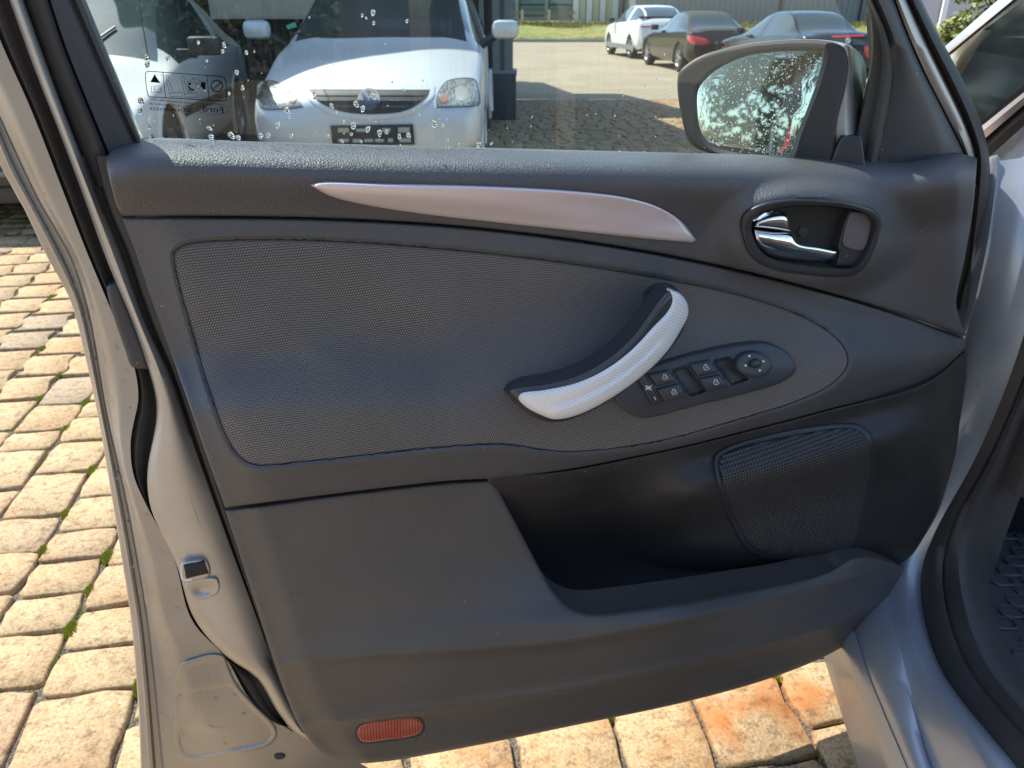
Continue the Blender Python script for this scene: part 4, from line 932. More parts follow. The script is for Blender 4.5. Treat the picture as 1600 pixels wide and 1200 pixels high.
# further out the courses run across the yard in running bond
cells = [c for c in cells if c[1]-.12*c[0] < 4.9]
y_ = 5.0; k_ = 0
while y_ < AY1-.2:
    dl = rr.choice((.125, .155)); x_ = AX0+.1+rr.uniform(0, .15)
    while x_ < AX1-.3:
        wl = rr.choice((.14, .17, .20)); yy = y_+.12*(x_+wl/2)
        if AY0+.1 < yy < AY1-.12: cells.append((x_+wl/2, yy, dl, wl, False, wl, math.atan(.12)))
        x_ += wl
    y_ += dl
cells = [c if len(c) == 7 else c+(ang,) for c in cells]
cells.sort(key=lambda c: -vis_score(c))
near = [c for c in cells[:300] if vis_score(c) > 0]; rest = cells[len(near):]
for cx, cy, L_, W_, wave, w0, an_ in near:
    key = (L_, W_, rr.randrange(4 if wave else 3), 1 if wave else 0)
    if key not in var: key = (.155, .165, rr.randrange(3), 0)
    o = bpy.data.objects.new('paving_stone', var[key]); COL.objects.link(o); o.parent = pavement
    o.location = (cx, cy, terr(cx, cy)+rr.uniform(-.003, .003)); o.rotation_euler = (rr.uniform(-.012, .012), rr.uniform(-.012, .012), an_+rr.uniform(-.015, .015))
    if an_ != ang: o.scale = (W_/.165, L_/.155, 1)
    if wave: o.scale = (w0/.19, 1, 1)
V = []; Fc = []
for cx, cy, L_, W_, wave, w0, an_ in rest:
    ca_, sa_ = math.cos(an_), math.sin(an_)
    vv, ff = stone_geo(w0-.008, L_-.009, rr, wave); n = len(V); z = terr(cx, cy)+rr.uniform(-.003, .003); m_ = len(vv)//4
    keep = [0, 1, 3] if cy > 5 else [0, 1, 2, 3]
    vv = [vv[k*m_+i] for k in keep for i in range(m_)]; K = len(keep)
    ff = [(k*m_+i, k*m_+(i+1) % m_, (k+1)*m_+(i+1) % m_, (k+1)*m_+i) for k in range(K-1) for i in range(m_)] + [tuple((K-1)*m_+i for i in range(m_))]
    for p in vv: V.append((cx+p.x*ca_-p.y*sa_, cy+p.x*sa_+p.y*ca_, z+p.z))
    Fc += [tuple(i+n for i in q) for q in ff]
obj('paving_stones_beyond', (V, Fc), M_stone, pavement, kind='stuff', sharp=60)
# moss in the joints: tufts of tiny blades
M_moss = mat('moss_green', (.30, .34, .035), .9)
g = G(); spots = [tuple(onz(x, y, 0))[:2] for x, y in [(110,650),(103,805),(70,700),(30,760),(12,900),(150,960),(60,840),(170,740),(95,900),(130,1040),(20,1010),(195,1180),(40,560),(75,590),(60,620),(1250,1060),(1010,1120),(1130,1150),(1290,1180),(150,800),(185,825),(108,970),(90,1050),(180,1110),(210,1070),(60,1175),(40,1165),(20,1180),(280,1190),(145,810),(60,470),(95,535),(100,500),(1320,1090),(1180,1096),(900,1170),(940,1190),(1185,1100),(30,640),(165,660)]]
for sx, sy in spots:
    bc = min(cells, key=lambda c: (c[0]-sx)**2+(c[1]-sy)**2); sx = bc[0]+bc[5]/2*ca-bc[2]/2*sa; sy = bc[1]+bc[5]/2*sa+bc[2]/2*ca
    R_ = rr.uniform(.007, .022)
    for k in range(260):
        a = rr.uniform(0, 6.28); d = R_*math.sqrt(rr.random()); x = sx + d*math.cos(a)*.6 - d*math.sin(a)*.25; y = sy + d*math.sin(a)*1.25; h = rr.uniform(.004, .012); b = rr.uniform(0, 6.28); s = .0022
        g.add([(x+s*math.cos(b), y+s*math.sin(b), -.008), (x-s*math.cos(b), y-s*math.sin(b), -.008), (x+rr.uniform(-.004, .004), y+rr.uniform(-.004, .004), h-.003)], [(0, 1, 2)])
for k_ in range(420):
    bc = near[rr.randrange(len(near))]; t = rr.uniform(-.5, .5); e = rr.random()
    if rr.random() < .5: lx, ly = bc[5]/2, t*bc[2]
    else: lx, ly = t*bc[5], bc[2]/2
    an_ = bc[6]; sx = bc[0]+lx*math.cos(an_)-ly*math.sin(an_); sy = bc[1]+lx*math.sin(an_)+ly*math.cos(an_); n_ = rr.choice((4, 7, 12, 30))
    for q_ in range(n_):
        x = sx+rr.gauss(0, .004); y = sy+rr.gauss(0, .008); h = rr.uniform(.002, .007); b = rr.uniform(0, 6.28); s = .0022
        g.add([(x+s*math.cos(b), y+s*math.sin(b), -.009), (x-s*math.cos(b), y-s*math.sin(b), -.009), (x+rr.uniform(-.004, .004), y+rr.uniform(-.004, .004), h-.004)], [(0, 1, 2)])
obj('moss', g, M_moss, None, smooth=False, kind='stuff', label='small green moss tufts growing in the joints between the pavers', cat='moss')
# the yard beyond the built paving
def far_mat():
    m = ground_m; c = coords(m, rot=(0, 0, -ang)); b = N(m, 'ShaderNodeTexBrick', Scale=1.0); b.inputs['Brick Width'].default_value = .2; b.inputs['Row Height'].default_value = .17; b.inputs['Mortar Size'].default_value = .008
    b.inputs['Color1'].default_value = (.38, .30, .20, 1); b.inputs['Color2'].default_value = (.33, .26, .175, 1); b.inputs['Mortar'].default_value = (.07, .055, .04, 1); Lk(m, c, 0, b, 'Vector')
    n = N(m, 'ShaderNodeTexNoise', Scale=.6, Detail=6.0); Lk(m, c, 0, n, 'Vector'); r = ramp(m, n, 0, [(.3, (.85, .85, .85)), (.7, (1.1, 1.1, 1.1))])
    x = N(m, 'ShaderNodeMix', _data_type='RGBA', _blend_type='MULTIPLY'); x.inputs[0].default_value = 1; Lk(m, b, 0, x, 6); Lk(m, r, 0, x, 7); Lk(m, x, 2, bsdf(m), 'Base Color'); return m
far_mat()
xs = [-150, -40, -15, AX0, AX1, 15, 40, 150]; ys = [-150, -40, -10, AY0, 2, 4, 6, 8, 9, 10, 11, 12, AY1, 14, 15, 16, 17, 18, 20, 30, 45, 80, 250]
V = [(x, y, terr(x, y)-.004) for y in ys for x in xs]; n = len(xs); Fc = []
for j in range(len(ys)-1):
    for i in range(n-1):
        if xs[i] >= AX0 and xs[i+1] <= AX1 and ys[j] >= AY0 and ys[j+1] <= AY1: continue
        Fc.append((j*n+i, j*n+i+1, (j+1)*n+i+1, (j+1)*n+i))
# grit: small stones and bits of dry leaf lying in and beside the joints
g = G()
for k_ in range(2600):
    bc = near[rr.randrange(len(near))]
    if rr.random() < .75:
        t = rr.uniform(-.5, .5)
        if rr.random() < .5: lx, ly = bc[5]/2+rr.gauss(0, .003), t*bc[2]
        else: lx, ly = t*bc[5], bc[2]/2+rr.gauss(0, .003)
        z0 = -.009
    else: lx, ly = rr.uniform(-.5, .5)*bc[5], rr.uniform(-.5, .5)*bc[2]; z0 = .001
    an_ = bc[6]; x = bc[0]+lx*math.cos(an_)-ly*math.sin(an_); y = bc[1]+lx*math.sin(an_)+ly*math.cos(an_); s = rr.uniform(.0009, .0028) if z0 < 0 else rr.uniform(.0006, .0014)
    c_ = Vector((x, y, z0)); g.add([c_+Vector((s, 0, 0)), c_+Vector((-s*.5, s*.9, 0)), c_+Vector((-s*.6, -s*.8, 0)), c_+Vector((0, 0, s*1.1))], [(0, 1, 3), (1, 2, 3), (2, 0, 3)])
gm = mat('grit', (.2, .17, .13), .9); gi_ = N(gm, 'ShaderNodeNewGeometry'); r_ = ramp(gm, gi_, 'Random Per Island', [(0, (.03, .025, .02)), (.6, (.16, .13, .10)), (1, (.42, .38, .32))]); Lk(gm, r_, 0, bsdf(gm), 'Base Color')
obj('grit', g, gm, pavement, smooth=False, kind='stuff')
obj('ground', (V, Fc), ground_m, None, smooth=False, kind='structure')
# ================================================================== OTHER VEHICLES
def paint(name, base, metal=0.0, rough=.3):
    m = mat(name, base, rough, metal, coat=.6, coat_r=.06); c = coords(m)
    n = N(m, 'ShaderNodeTexNoise', Scale=2.5, Detail=6.0); Lk(m, c, 0, n, 'Vector'); r = ramp(m, n, 0, [(.3, [x*.93 for x in base]), (.7, base)]); Lk(m, r, 0, bsdf(m), 'Base Color'); return m
M_cglass = mat('car_window_glass', (.035, .055, .055), .06, 0, coat=.4, spec=.7)
M_blk = mat('black_trim', (.015, .015, .016), .5)
M_lamp = mat('lamp_glass', (.55, .57, .56), .3, .3, coat=.6, coat_r=.15)
def _lamp():
    c = coords(M_lamp, (60, 1, 60)); n = N(M_lamp, 'ShaderNodeTexVoronoi', Scale=1.0); Lk(M_lamp, c, 0, n, 'Vector'); add_bump(M_lamp, n, 0, .1, .004)
    r = ramp(M_lamp, n, 0, [(.1, (.50, .51, .50)), (.7, (.20, .21, .20))]); Lk(M_lamp, r, 0, bsdf(M_lamp), 'Base Color')
_lamp()
M_tail = mat('tail_lamp_red', (.55, .02, .02), .15, 0, coat=1)
M_orange = mat('indicator_orange', (.42, .20, .13), .3, 0, coat=.5)

def make_car(name, secs, M, body_m, label, cat='car', glass_m=None, group=None, cabin=(5, 11), ws=(5, 7), rwin=(9, 11), wheels=(.75, 3.2), wr=.30, soft=None, quarter=None, pil=(7, 9)):
    """secs: (y, z0, zb, zr, hw, rw).  Front at y=0 facing local -Y."""
    glass_m = glass_m or M_cglass
    t = empty(name, M.translation, 0, label, cat, group); WM[t] = Matrix.Translation(M.translation)
    NS, NR = 6, 4
    def ring(s):
        y, z0, zb, zr, hw, rw = s
        return [(hw*.88, y, z0), (hw*.985, y, z0+.10), (hw, y, (z0*.4+zb*.6)), (hw*.985, y, zb-.06), (hw*.955, y, zb), (rw, y, zr-.045), (rw*.62, y, zr-.004), (0, y, zr+.006)]
    A = np.array([ring(s) for s in secs]); ns, nr = A.shape[:2]
    R1 = np.stack([np.array(cr(list(A[i]), NR)) for i in range(ns)]); S1 = np.stack([np.array(cr(list(R1[:, j]), NS)) for j in range(R1.shape[1])], 1)
    ni, nj = S1.shape[:2]; full = np.concatenate([S1, (S1*np.array([-1, 1, 1]))[:, ::-1][:, 1:]], 1); J = full.shape[1]
    V = [M @ Vector(p) for p in full.reshape(-1, 3)]
    parts = {'body': [], 'windscreen': [], 'rear_window': [], 'side_window': [], 'side_window2': [], 'soft_roof': []}
    arch = [(w_, wr+.045) for w_ in wheels]
    for i in range(ni-1):
        for j in range(J-1):
            jj = j if j < nj-1 else (J-2-j); cj = (jj+.5)/NR; ci = (i+.5)/NS
            c = full[[i, i+1], [j, j+1]].mean(0)
            if cj < 4 and any(math.hypot(c[1]-a, c[2]-wr) < r_ for a, r_ in arch) : continue
            k = 'body'
            if ws[0]+.1 < ci < ws[1]-.12 and cj > 5.12: k = 'windscreen'
            elif rwin[0]+.1 < ci < rwin[1]-.15 and cj > 5.3: k = 'rear_window'
            elif cabin[0]+.45 < ci < cabin[1]-.6 and 4.12 < cj < 4.90:
                k = 'side_window' if c[0] > 0 else 'side_window2'
                if abs(ci-pil[0]-.5) < .09: k = 'body'
            elif soft and ci > soft[0] and ci < soft[1] and cj > 4.1: k = 'soft_roof'
            parts[k].append((i*J+j, (i+1)*J+j, (i+1)*J+j+1, i*J+j+1))
    for b, o_ in ((0, False), (ni-1, True)):
        for j in range(nj-1):
            q = (b*J+j, b*J+j+1, b*J+J-2-j, b*J+J-1-j); parts['body'].append(q[::-1] if not o_ else q)
    def sub(fs, o_=0):
        idx = {}; v = []; f = []
        for q in fs:
            r = []
            for a in q:
                if a not in idx: idx[a] = len(v); v.append(V[a])
                r.append(idx[a])
            f.append(tuple(r))
        return v, f
    body = obj('body', sub(parts['body']), body_m, t, sharp=50, recalc=True)
    bvh = BVHTree.FromPolygons(V, parts['body']+parts['windscreen']+parts['rear_window']+parts['side_window']+parts['side_window2'])
    for k in ('windscreen', 'rear_window', 'side_window', 'side_window2'):
        if parts[k]: obj(k.replace('2', ''), sub(parts[k]), glass_m, t, sharp=60, recalc=True)
    if parts['soft_roof']: obj('soft_roof', sub(parts['soft_roof']), soft[2], t, recalc=True)
    # underside and wheel housings
    y1 = secs[-1][0]; hw = max(s[4] for s in secs); g = G(); g.box((-hw*.80, .25, secs[3][1]+.02), (hw*.80, y1-.25, .62), M); obj('underbody', g, M_blk, t, smooth=False)
    for y in wheels:
        for s in (1, -1):
            Mw = M @ Matrix.Translation((s*(hw-.12), y, wr)) @ Matrix.Rotation(0 if s > 0 else math.pi, 4, 'Z')
            sc_ = wr/.33; g = G().lathe([(r*sc_, x) for r, x in wheel_prof], 28, Mw); tyre = obj('wheel', g, M_tyre, t)
            g = G().lathe([(.205*sc_, .06), (.21*sc_, .10), (.20*sc_, .098), (.185*sc_, .07)], 28, Mw)
            for k in range(5):
                a = k*2*math.pi/5; d = Vector((0, math.cos(a), math.sin(a))); e = Vector((0, -math.sin(a), math.cos(a)))
                P = [(0.0, .03, .028), (.20*sc_, .038, .018)]
                vs = []
                for r_, w_, h_ in P:
                    for sx in (-1, 1):
                        for sz in (0, 1): vs.append(Mw @ (Vector((.07+h_*sz, 0, 0)) + d*r_ + e*w_*sx))
                g.add(vs, [(0, 1, 3, 2), (4, 6, 7, 5), (0, 4, 5, 1), (2, 3, 7, 6), (1, 5, 7, 3), (0, 2, 6, 4)])
            g.lathe([(.0, .105), (.03, .105), (.035, .07)], 12, Mw); obj('rim', g, M_rim, tyre)
            g = G().lathe([(.0, .062), (.2*sc_, .062)], 20, Mw); obj('brake_disc', g, M_blk, tyre)
            pts = [M @ Vector((s*(hw*.985), y+(wr+.05)*math.cos(a), wr+(wr+.05)*math.sin(a))) for a in np.linspace(-.35, math.pi+.35, 22)]
            obj('wheel_arch', G().tube(pts, .022, 6), body_m, t)
            g = G(); pts2 = [[M @ Vector((s*x, y+(wr+.05)*math.cos(a), wr+(wr+.05)*math.sin(a))) for x in (hw*.98, hw*.55)] for a in np.linspace(-.35, math.pi+.35, 22)]
            obj('wheel_housing', g.grid(pts2), M_blk, t)
    return t, bvh, M
def hitf(bvh, fallback_y):
    def h(px, py):
        d = ray(px, py).normalized(); r = bvh.ray_cast(CAM, d)
        return r[0] if r[0] is not None else ony(px, py, fallback_y)
    return h
def dec(name, outline, hit, off_, m, parent, r=.006, rp=3, skirt=.02, step=3, grid=6, smooth_y=None, **kw):
    hits = {}
    def pl(p, d):
        q = hit(*p); dd = (CAM-q).normalized(); return q + dd*(off_ - edge(d, rp, r)*.5)
    def bk(p):
        q = hit(*p); dd = (CAM-q).normalized(); return q - dd*skirt
    g = relief(outline, pl, bk, step, grid, (rp*.4, rp))
    return obj(name, g, m, parent, recalc=True, **kw)

# --- the white hatchback seen head-on through the door glass
M_fox = paint('pale_silver_white_paint', (.60, .63, .66), .25, .42); bsdf(M_fox).inputs['Coat Roughness'].default_value = .14; bsdf(M_fox).inputs['Coat Weight'].default_value = .5
fox_secs = [(0, .24, .44, .50, .64, .44), (.03, .22, .52, .60, .765, .54), (.10, .21, .60, .665, .825, .62), (.24, .20, .66, .725, .845, .67), (.55, .20, .77, .855, .85, .70), (.95, .20, .90, .985, .85, .71),
            (1.38, .20, .94, 1.25, .83, .64), (1.78, .20, .95, 1.46, .83, .58), (2.4, .20, .97, 1.535, .83, .57), (3.05, .22, .98, 1.50, .82, .56), (3.45, .24, .98, 1.38, .80, .54), (3.72, .28, .92, 1.02, .77, .60), (3.83, .34, .66, .72, .66, .5)]
FM = Matrix.Translation((-1.075, 5.86, 0))
fox, fb, _ = make_car('parked_hatchback', fox_secs, FM, M_fox, 'pale silver-white hatchback facing the camera behind the door glass, round grille badge', 'car', wheels=(.72, 3.15), wr=.285, cabin=(5, 11), pil=(8, 9))
fh = hitf(fb, 5.92)
gs = dec('grille_surround', [(470,134,1),(680,135,1),(678,150),(662,166),(640,179),(600,186),(560,186),(520,180),(495,166),(478,150)], fh, .012, M_fox, fox)
gr = dec('grille', [(480,139,1),(672,140,1),(668,150),(650,165),(630,174),(600,178),(560,178),(525,172),(500,160),(487,148)], fh, .016, M_blk, fox, r=.002, rp=2)
for k, (y, a, b) in enumerate(((148, 488, 664), (157, 498, 656), (167, 515, 640))):
    dec('grille_slat', [(a, y-1.6, 1), (b, y-1.2, 1), (b-2, y+1.6, 1), (a+3, y+1.6, 1)], fh, .022, mat('slat_grey', (.035, .035, .04), .4), gr, r=.003, rp=1, step=6)
bd_ = dec('badge', [(576+17*math.cos(a), 155+17*math.sin(a)) for a in np.linspace(0, 6.283, 17)[:-1]], fh, .030, mat('badge_blue_grey', (.045, .07, .12), .3, .2), fox, r=.003, rp=3)
g = G(); yb = fh(576, 155).y-.034; f = lambda x, y: ony(x, y, yb)
stroke(g, circ(576, 155, 15.8, None, 28), 3.6, f, True); stroke(g, [(568.5,141.5),(576,153),(583.5,141.5)], 3.6, f); stroke(g, [(562.5,147),(569.5,168),(576,156),(582.5,168),(589.5,147)], 3.6, f)
obj('badge_emblem', g, mat('badge_silver', (.85, .87, .9), .35, .2), bd_, smooth=False)
for o_ in ([(404,131),(414,127),(428,127),(443,135),(460,149),(472,166,1),(448,169),(408,167),(402,148)], [(690,137),(700,127),(741,125),(746,140),(748,162),(716,166),(684,167,1),(683,152)]):
    cx_, cy_ = np.mean([p[:2] for p in o_], 0); hr = dec('headlight_rim', [(cx_+(p[0]-cx_)*1.05, cy_+(p[1]-cy_)*1.07)+tuple(p[2:]) for p in o_], fh, .007, mat('lamp_rim', (.06, .06, .06), .5), fox, r=.002, rp=2)
    hl = dec('headlight', o_, fh, .012, M_lamp, fox, r=.004, rp=4)
    lo = o_[0][0] < 600
    x, y = (457, 154) if lo else (694, 154)
    dec('indicator', [(x+6.5*math.cos(a), y+7*math.sin(a)) for a in np.linspace(0, 6.283, 11)[:-1]], fh, .017, M_orange, hl, r=.002, rp=2)
    x, y = (428, 147) if lo else (722, 146)
    dec('reflector_bowl', [(x+11*math.cos(a), y+12*math.sin(a)) for a in np.linspace(0, 6.283, 13)[:-1]], fh, .017, mat('bowl_grey', (.38, .40, .38), .35, .4), hl, r=.006, rp=8)
pt = dec('number_plate', [(516,196,1),(645,194,1),(648,226,1),(520,229,1)], fh, .026, M_blk, fox, r=.002, rp=1)
g = G(); yb = fh(580, 212).y-.034; f = lambda x, y: ony(x, y, yb)
for (x0, x1, y0, y1) in ((528,545,200,207),(556,572,201,206),(597,610,200,206),(622,640,199,207),(528,545,217,222),(551,563,217,223),(569,583,217,222),(586,600,217,222),(606,614,216,222),(624,642,216,222)):
    fillp(g, [(x0, y0), (x1, y0), (x1, y1), (x0, y1)], f)
obj('plate_print', g, mat('faded_print', (.35, .37, .36), .6), pt, smooth=False, kind='stuff')
dec('bumper_gap', [(398,232,1),(520,231,1),(650,231,1),(752,233,1),(740,245,1),(560,247,1),(410,244,1)], fh, .006, M_blk, fox, r=.001, rp=1)
dec('wiper_blade', [(452,50),(500,52),(560,46),(640,49),(692,56),(600,57),(500,58)], fh, .014, M_blk, fox, r=.002, rp=1)
dec('windscreen_sticker', [(447,40,1),(461,34,1),(464,42,1),(450,46,1)], fh, .008, mat('green_sticker', (.02, .30, .25), .5), fox, r=.001, rp=1)
g = G(); g.tube([tuple(fh(420, 60)), tuple(fh(424, 100)), ], .002); 
for s in (-1, 1):
    g = G(); Mx = FM @ Matrix.Translation((s*1.02, 1.08, 1.065)) @ Matrix.Rotation(s*.12, 4, 'Z')
    g.box((-.11, -.06, -.070), (.11, .07, .075), Mx, bev=.05); mm_ = obj('door_mirror', g, M_fox, fox)
    g = G(); g.tube([FM @ Vector((s*.82, 1.16, .95)), FM @ Vector((s*.93, 1.12, 1.02))], .035, 8); obj('mirror_arm', g, M_blk, mm_)

# --- white coupe at the left, its left flank and bonnet seen
M_wht = paint('white_paint', (.66, .66, .63), 0, .32)
cp_secs = [(0, .26, .46, .52, .55, .40), (.04, .23, .52, .60, .70, .52), (.16, .21, .58, .66, .77, .58), (.40, .20, .66, .72, .80, .62), (.75, .20, .72, .78, .81, .66), (1.15, .20, .80, .86, .81, .68),
           (1.6, .20, .84, 1.10, .81, .60), (2.05, .20, .85, 1.30, .81, .54), (2.6, .20, .86, 1.36, .81, .52), (3.2, .22, .87, 1.31, .80, .51), (3.7, .24, .88, 1.10, .78, .55), (4.0, .28, .84, .93, .76, .60), (4.1, .34, .60, .66, .66, .5)]
WMx = Matrix.Translation((-3.0, 4.55, 0)) @ Matrix.Rotation(R(7.5), 4, 'Z') @ Matrix.Diagonal((1, 1, 1.04, 1))
cpe, cb, _ = make_car('parked_coupe', cp_secs, WMx, M_wht, 'white old coupe at the left behind the door glass, black door mirror, partly lit bonnet', 'car', wheels=(.80, 3.2), wr=.295, cabin=(5, 11), pil=(8, 9))
g = G(); g.box((.86, 1.34, .88), (1.08, 1.46, 1.0), WMx, bev=.025); g.box((.76, 1.40, .86), (.90, 1.46, .92), WMx, bev=.01); obj('door_mirror', g, M_blk, cpe)
g = G(); g.box((.795, 1.15, .50), (.83, 2.85, .56), WMx, bev=.01); g.box((.775, .10, .40), (.80, .48, .48), WMx, bev=.01); g.box((.785, 3.55, .48), (.81, 3.95, .55), WMx, bev=.01); obj('side_strip', g, M_blk, cpe)
g = G(); g.box((-.80, -.09, .27), (.80, .12, .50), WMx, bev=.05); g.box((-.70, -.02, .17), (.70, .2, .27), WMx, bev=.02); bmp_ = obj('front_bumper', g, mat('bumper_charcoal', (.055, .052, .05), .5), cpe)
g = G(); g.box((-.78, -.105, .335), (.78, -.07, .365), WMx, bev=.008); obj('bumper_rubbing_strip', g, mat('grey_strip', (.20, .19, .18), .5), bmp_)
for s in (-1, 1):
    g = G(); g.box((s*.52-.16, -.01, .50), (s*.52+.16, .05, .62), WMx, bev=.02); obj('headlight', g, M_lamp, cpe)
g = G(); g.tube([WMx @ Vector((.66, 1.06, .84)), WMx @ Vector((.60, 1.35, 1.75))], .004, 5); obj('aerial', g, M_blk, cpe)
g = G(); g.tube([WMx @ Vector((.1, 1.12, .86)), WMx @ Vector((.35, 1.50, 1.06))], .010, 5); obj('wiper', g, M_blk, cpe)

# --- three cars parked in the yard, tails towards us
def facing_away(local, world, deg):
    Rm = Matrix.Rotation(R(180+deg), 4, 'Z'); o_ = Rm @ Vector((local[0], local[1], 0)); return Matrix.Translation((world[0]-o_.x, world[1]-o_.y, -.17)) @ Rm
suv_secs = [(0, .30, .62, .70, .60, .45), (.05, .26, .72, .80, .78, .58), (.20, .24, .84, .90, .88, .66), (.50, .24, .92, .98, .92, .70), (.85, .24, .97, 1.03, .93, .72), (1.20, .24, 1.0, 1.07, .93, .74),
            (1.70, .24, 1.03, 1.36, .93, .66), (2.15, .24, 1.05, 1.52, .93, .62), (2.75, .24, 1.07, 1.56, .93, .61), (3.35, .24, 1.10, 1.52, .92, .58), (3.85, .26, 1.12, 1.36, .90, .58), (4.25, .30, 1.06, 1.12, .88, .66), (4.42, .40, .78, .84, .78, .6)]
con_secs = [(0, .26, .48, .54, .60, .45), (.05, .22, .56, .64, .76, .58), (.20, .20, .66, .72, .86, .66), (.55, .20, .74, .80, .90, .70), (1.0, .20, .82, .88, .90, .70), (1.45, .20, .88, .94, .90, .72),
            (1.95, .20, .90, 1.20, .90, .62), (2.35, .20, .91, 1.36, .90, .56), (2.75, .20, .92, 1.385, .90, .55), (3.2, .22, .94, 1.33, .90, .55), (3.75, .24, .95, 1.02, .89, .66), (4.35, .28, .93, .99, .87, .68), (4.58, .38, .70, .76, .78, .6)]
G_ = 'cars parked in the yard beyond'
M_suvw = paint('white_car_paint', (.78, .78, .76), 0, .3)
sM = facing_away((.93, 3.52), (3.79, 27.2), 8)
suv, sb, _ = make_car('parked_crossover', suv_secs, sM, M_suvw, 'white crossover in the yard, farthest of the three parked cars', 'car', wheels=(.88, 3.52), wr=.345, pil=(8, 9), group=G_)
g = G(); g.box((-.80, 3.95, 1.20), (.80, 4.15, 1.24), sM, bev=.01); obj('rear_spoiler', g, M_blk, suv)
g = G(); g.box((-.82, 4.30, .92), (.82, 4.36, .97), sM, bev=.01); obj('tail_lamp', g, M_tail, suv)
g = G(); g.box((-.90, .6, .26), (-.94, 3.9, .40), sM); g.box((.90, .6, .26), (.945, 3.9, .40), sM); obj('lower_cladding', g, mat('grey_cladding', (.2, .2, .2), .6), suv)
for s in (-1, 1): g = G(); g.box((s*1.03-.1, 1.5, 1.04), (s*1.03+.1, 1.62, 1.18), sM, bev=.03); obj('door_mirror', g, M_blk, suv)
M_cvb = paint('black_brown_paint', (.016, .014, .013), .4, .25)
M_soft = mat('brown_canvas', (.05, .042, .036), .85)
cM = facing_away((.90, 3.75), (4.15, 20.9), 6.5)
con, cb2, _ = make_car('parked_convertible', con_secs, cM, M_cvb, 'black convertible with a closed brown canvas roof, middle of the three parked cars', 'car', wheels=(.82, 3.72), wr=.33, soft=(5.9, 11.2, M_soft), pil=(7, 9), group=G_)
ch = hitf(cb2, 19)
dec('tail_lamp', [(1074,56),(1088,57),(1104,61),(1109,68),(1096,70),(1077,67)], ch, .02, M_tail, con, r=.01, rp=3)
dec('tail_lamp', [(1150,57),(1160,57),(1164,66),(1152,68)], ch, .02, M_tail, con, r=.01, rp=3)
for s in (-1, 1): g = G(); g.box((s*.98-.1, 1.75, .93), (s*.98+.1, 1.85, 1.06), cM, bev=.03); obj('door_mirror', g, M_cvb, con)
g = G(); g.box((-.26, 4.57, .60), (.26, 4.60, .71), cM); obj('number_plate', g, M_white, con, smooth=False)
M_blu = paint('midnight_blue_paint', (.010, .014, .022), .4, .22)
bM = facing_away((.90, 4.5), (5.55, 15.9), 10)
blu, bb, _ = make_car('parked_roadster', con_secs, bM, M_blu, 'midnight blue coupe behind the wing mirror, nearest of the three parked cars', 'car', wheels=(.82, 3.72), wr=.33, pil=(7, 9), group=G_)
bh = hitf(bb, 16)
b2 = dec('boot_badge', [(1325+5*math.cos(a), 63+5*math.sin(a)) for a in np.linspace(0, 6.283, 11)[:-1]], bh, .02, mat('badge_pale', (.6, .65, .7), .25, .4), blu, r=.004, rp=2, step=2)
g = G(); q = bh(1325, 63); yb = q.y-.05; f = lambda x, y: ony(x, y, yb)
stroke(g, circ(1325, 63, 4.8, None, 18), 1.4, f, True); fillp(g, [(1325, 63), (1325, 59.6), (1328.2, 63)], f); fillp(g, [(1325, 63), (1325, 66.4), (1321.8, 63)], f); obj('badge_ring', g, M_blk, b2, smooth=False)
dec('tail_lamp', [(1350,74),(1362,72),(1395,74),(1395,88),(1355,90)], bh, .02, M_tail, blu, r=.01, rp=3)
dec('tail_lamp', [(1262,74),(1290,72),(1296,86),(1265,90)], bh, .02, M_tail, blu, r=.01, rp=3)
dec('brake_lamp', [(1300,56,1),(1350,54,1),(1350,57,1),(1300,59,1)], bh, .02, M_tail, blu, r=.004, rp=1)
for s in (-1, 1): g = G(); g.box((s*.98-.1, 1.75, .93), (s*.98+.1, 1.85, 1.06), bM, bev=.03); obj('door_mirror', g, M_blu, blu)

# ================================================================== WORKSHOP WITH ITS CANOPY
M_post = grain(mat('grey_steel_post', (.20, .22, .22), .5), sc=60, st=.1); M_beam = mat('interior_shade_black', (.022, .024, .026), .8)  # wall black puts the workshop's inner shade into the colour
ws_ = empty('workshop', (-3.5, 13.4, 0), 0, 'open-fronted dark workshop behind the two white cars', 'building')
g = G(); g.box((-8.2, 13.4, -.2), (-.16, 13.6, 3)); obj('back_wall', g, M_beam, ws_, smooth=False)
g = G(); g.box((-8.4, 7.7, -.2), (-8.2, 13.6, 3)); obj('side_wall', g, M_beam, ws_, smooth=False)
def roofpt(px, py, zg=0, z=3.0):
    p = onz(px, py, zg); return p + SUN_DIR*((z-zg)/SUN_DIR.z)
rp_ = [roofpt(*p) for p in [(808,116),(832,116),(880,138),(955,138),(1060,171),(1064,181),(1004,182),(1064,208),(1180,232)]]
rp_ = [Vector((p.x, p.y, 3)) for p in rp_]; yl = 7.8
poly = [Vector((-8.4, 9.3, 3)), Vector((-4.3, 8.9, 3)), Vector((-3.5, 7.15, 3)), Vector((-1.4, 7.85, 3)), Vector((rp_[-1].x, min(yl, rp_[-1].y-.1), 3))] + rp_[::-1] + [Vector((-1.5, rp_[0].y+.3, 3)), Vector((-8.4, rp_[0].y+.3, 3))]  # unseen canopy edge, shaped so its shadow falls on yard and bonnets
n = len(poly); bm = bmesh.new(); vv = [bm.verts.new(p) for p in poly]; f_ = bm.faces.new(vv); r_ = bmesh.ops.extrude_face_region(bm, geom=[f_]); bmesh.ops.translate(bm, vec=(0, 0, .25), verts=[v for v in r_['geom'] if isinstance(v, bmesh.types.BMVert)])
bmesh.ops.triangulate(bm, faces=bm.faces); bmesh.ops.recalc_face_normals(bm, faces=bm.faces); bm.verts.index_update()
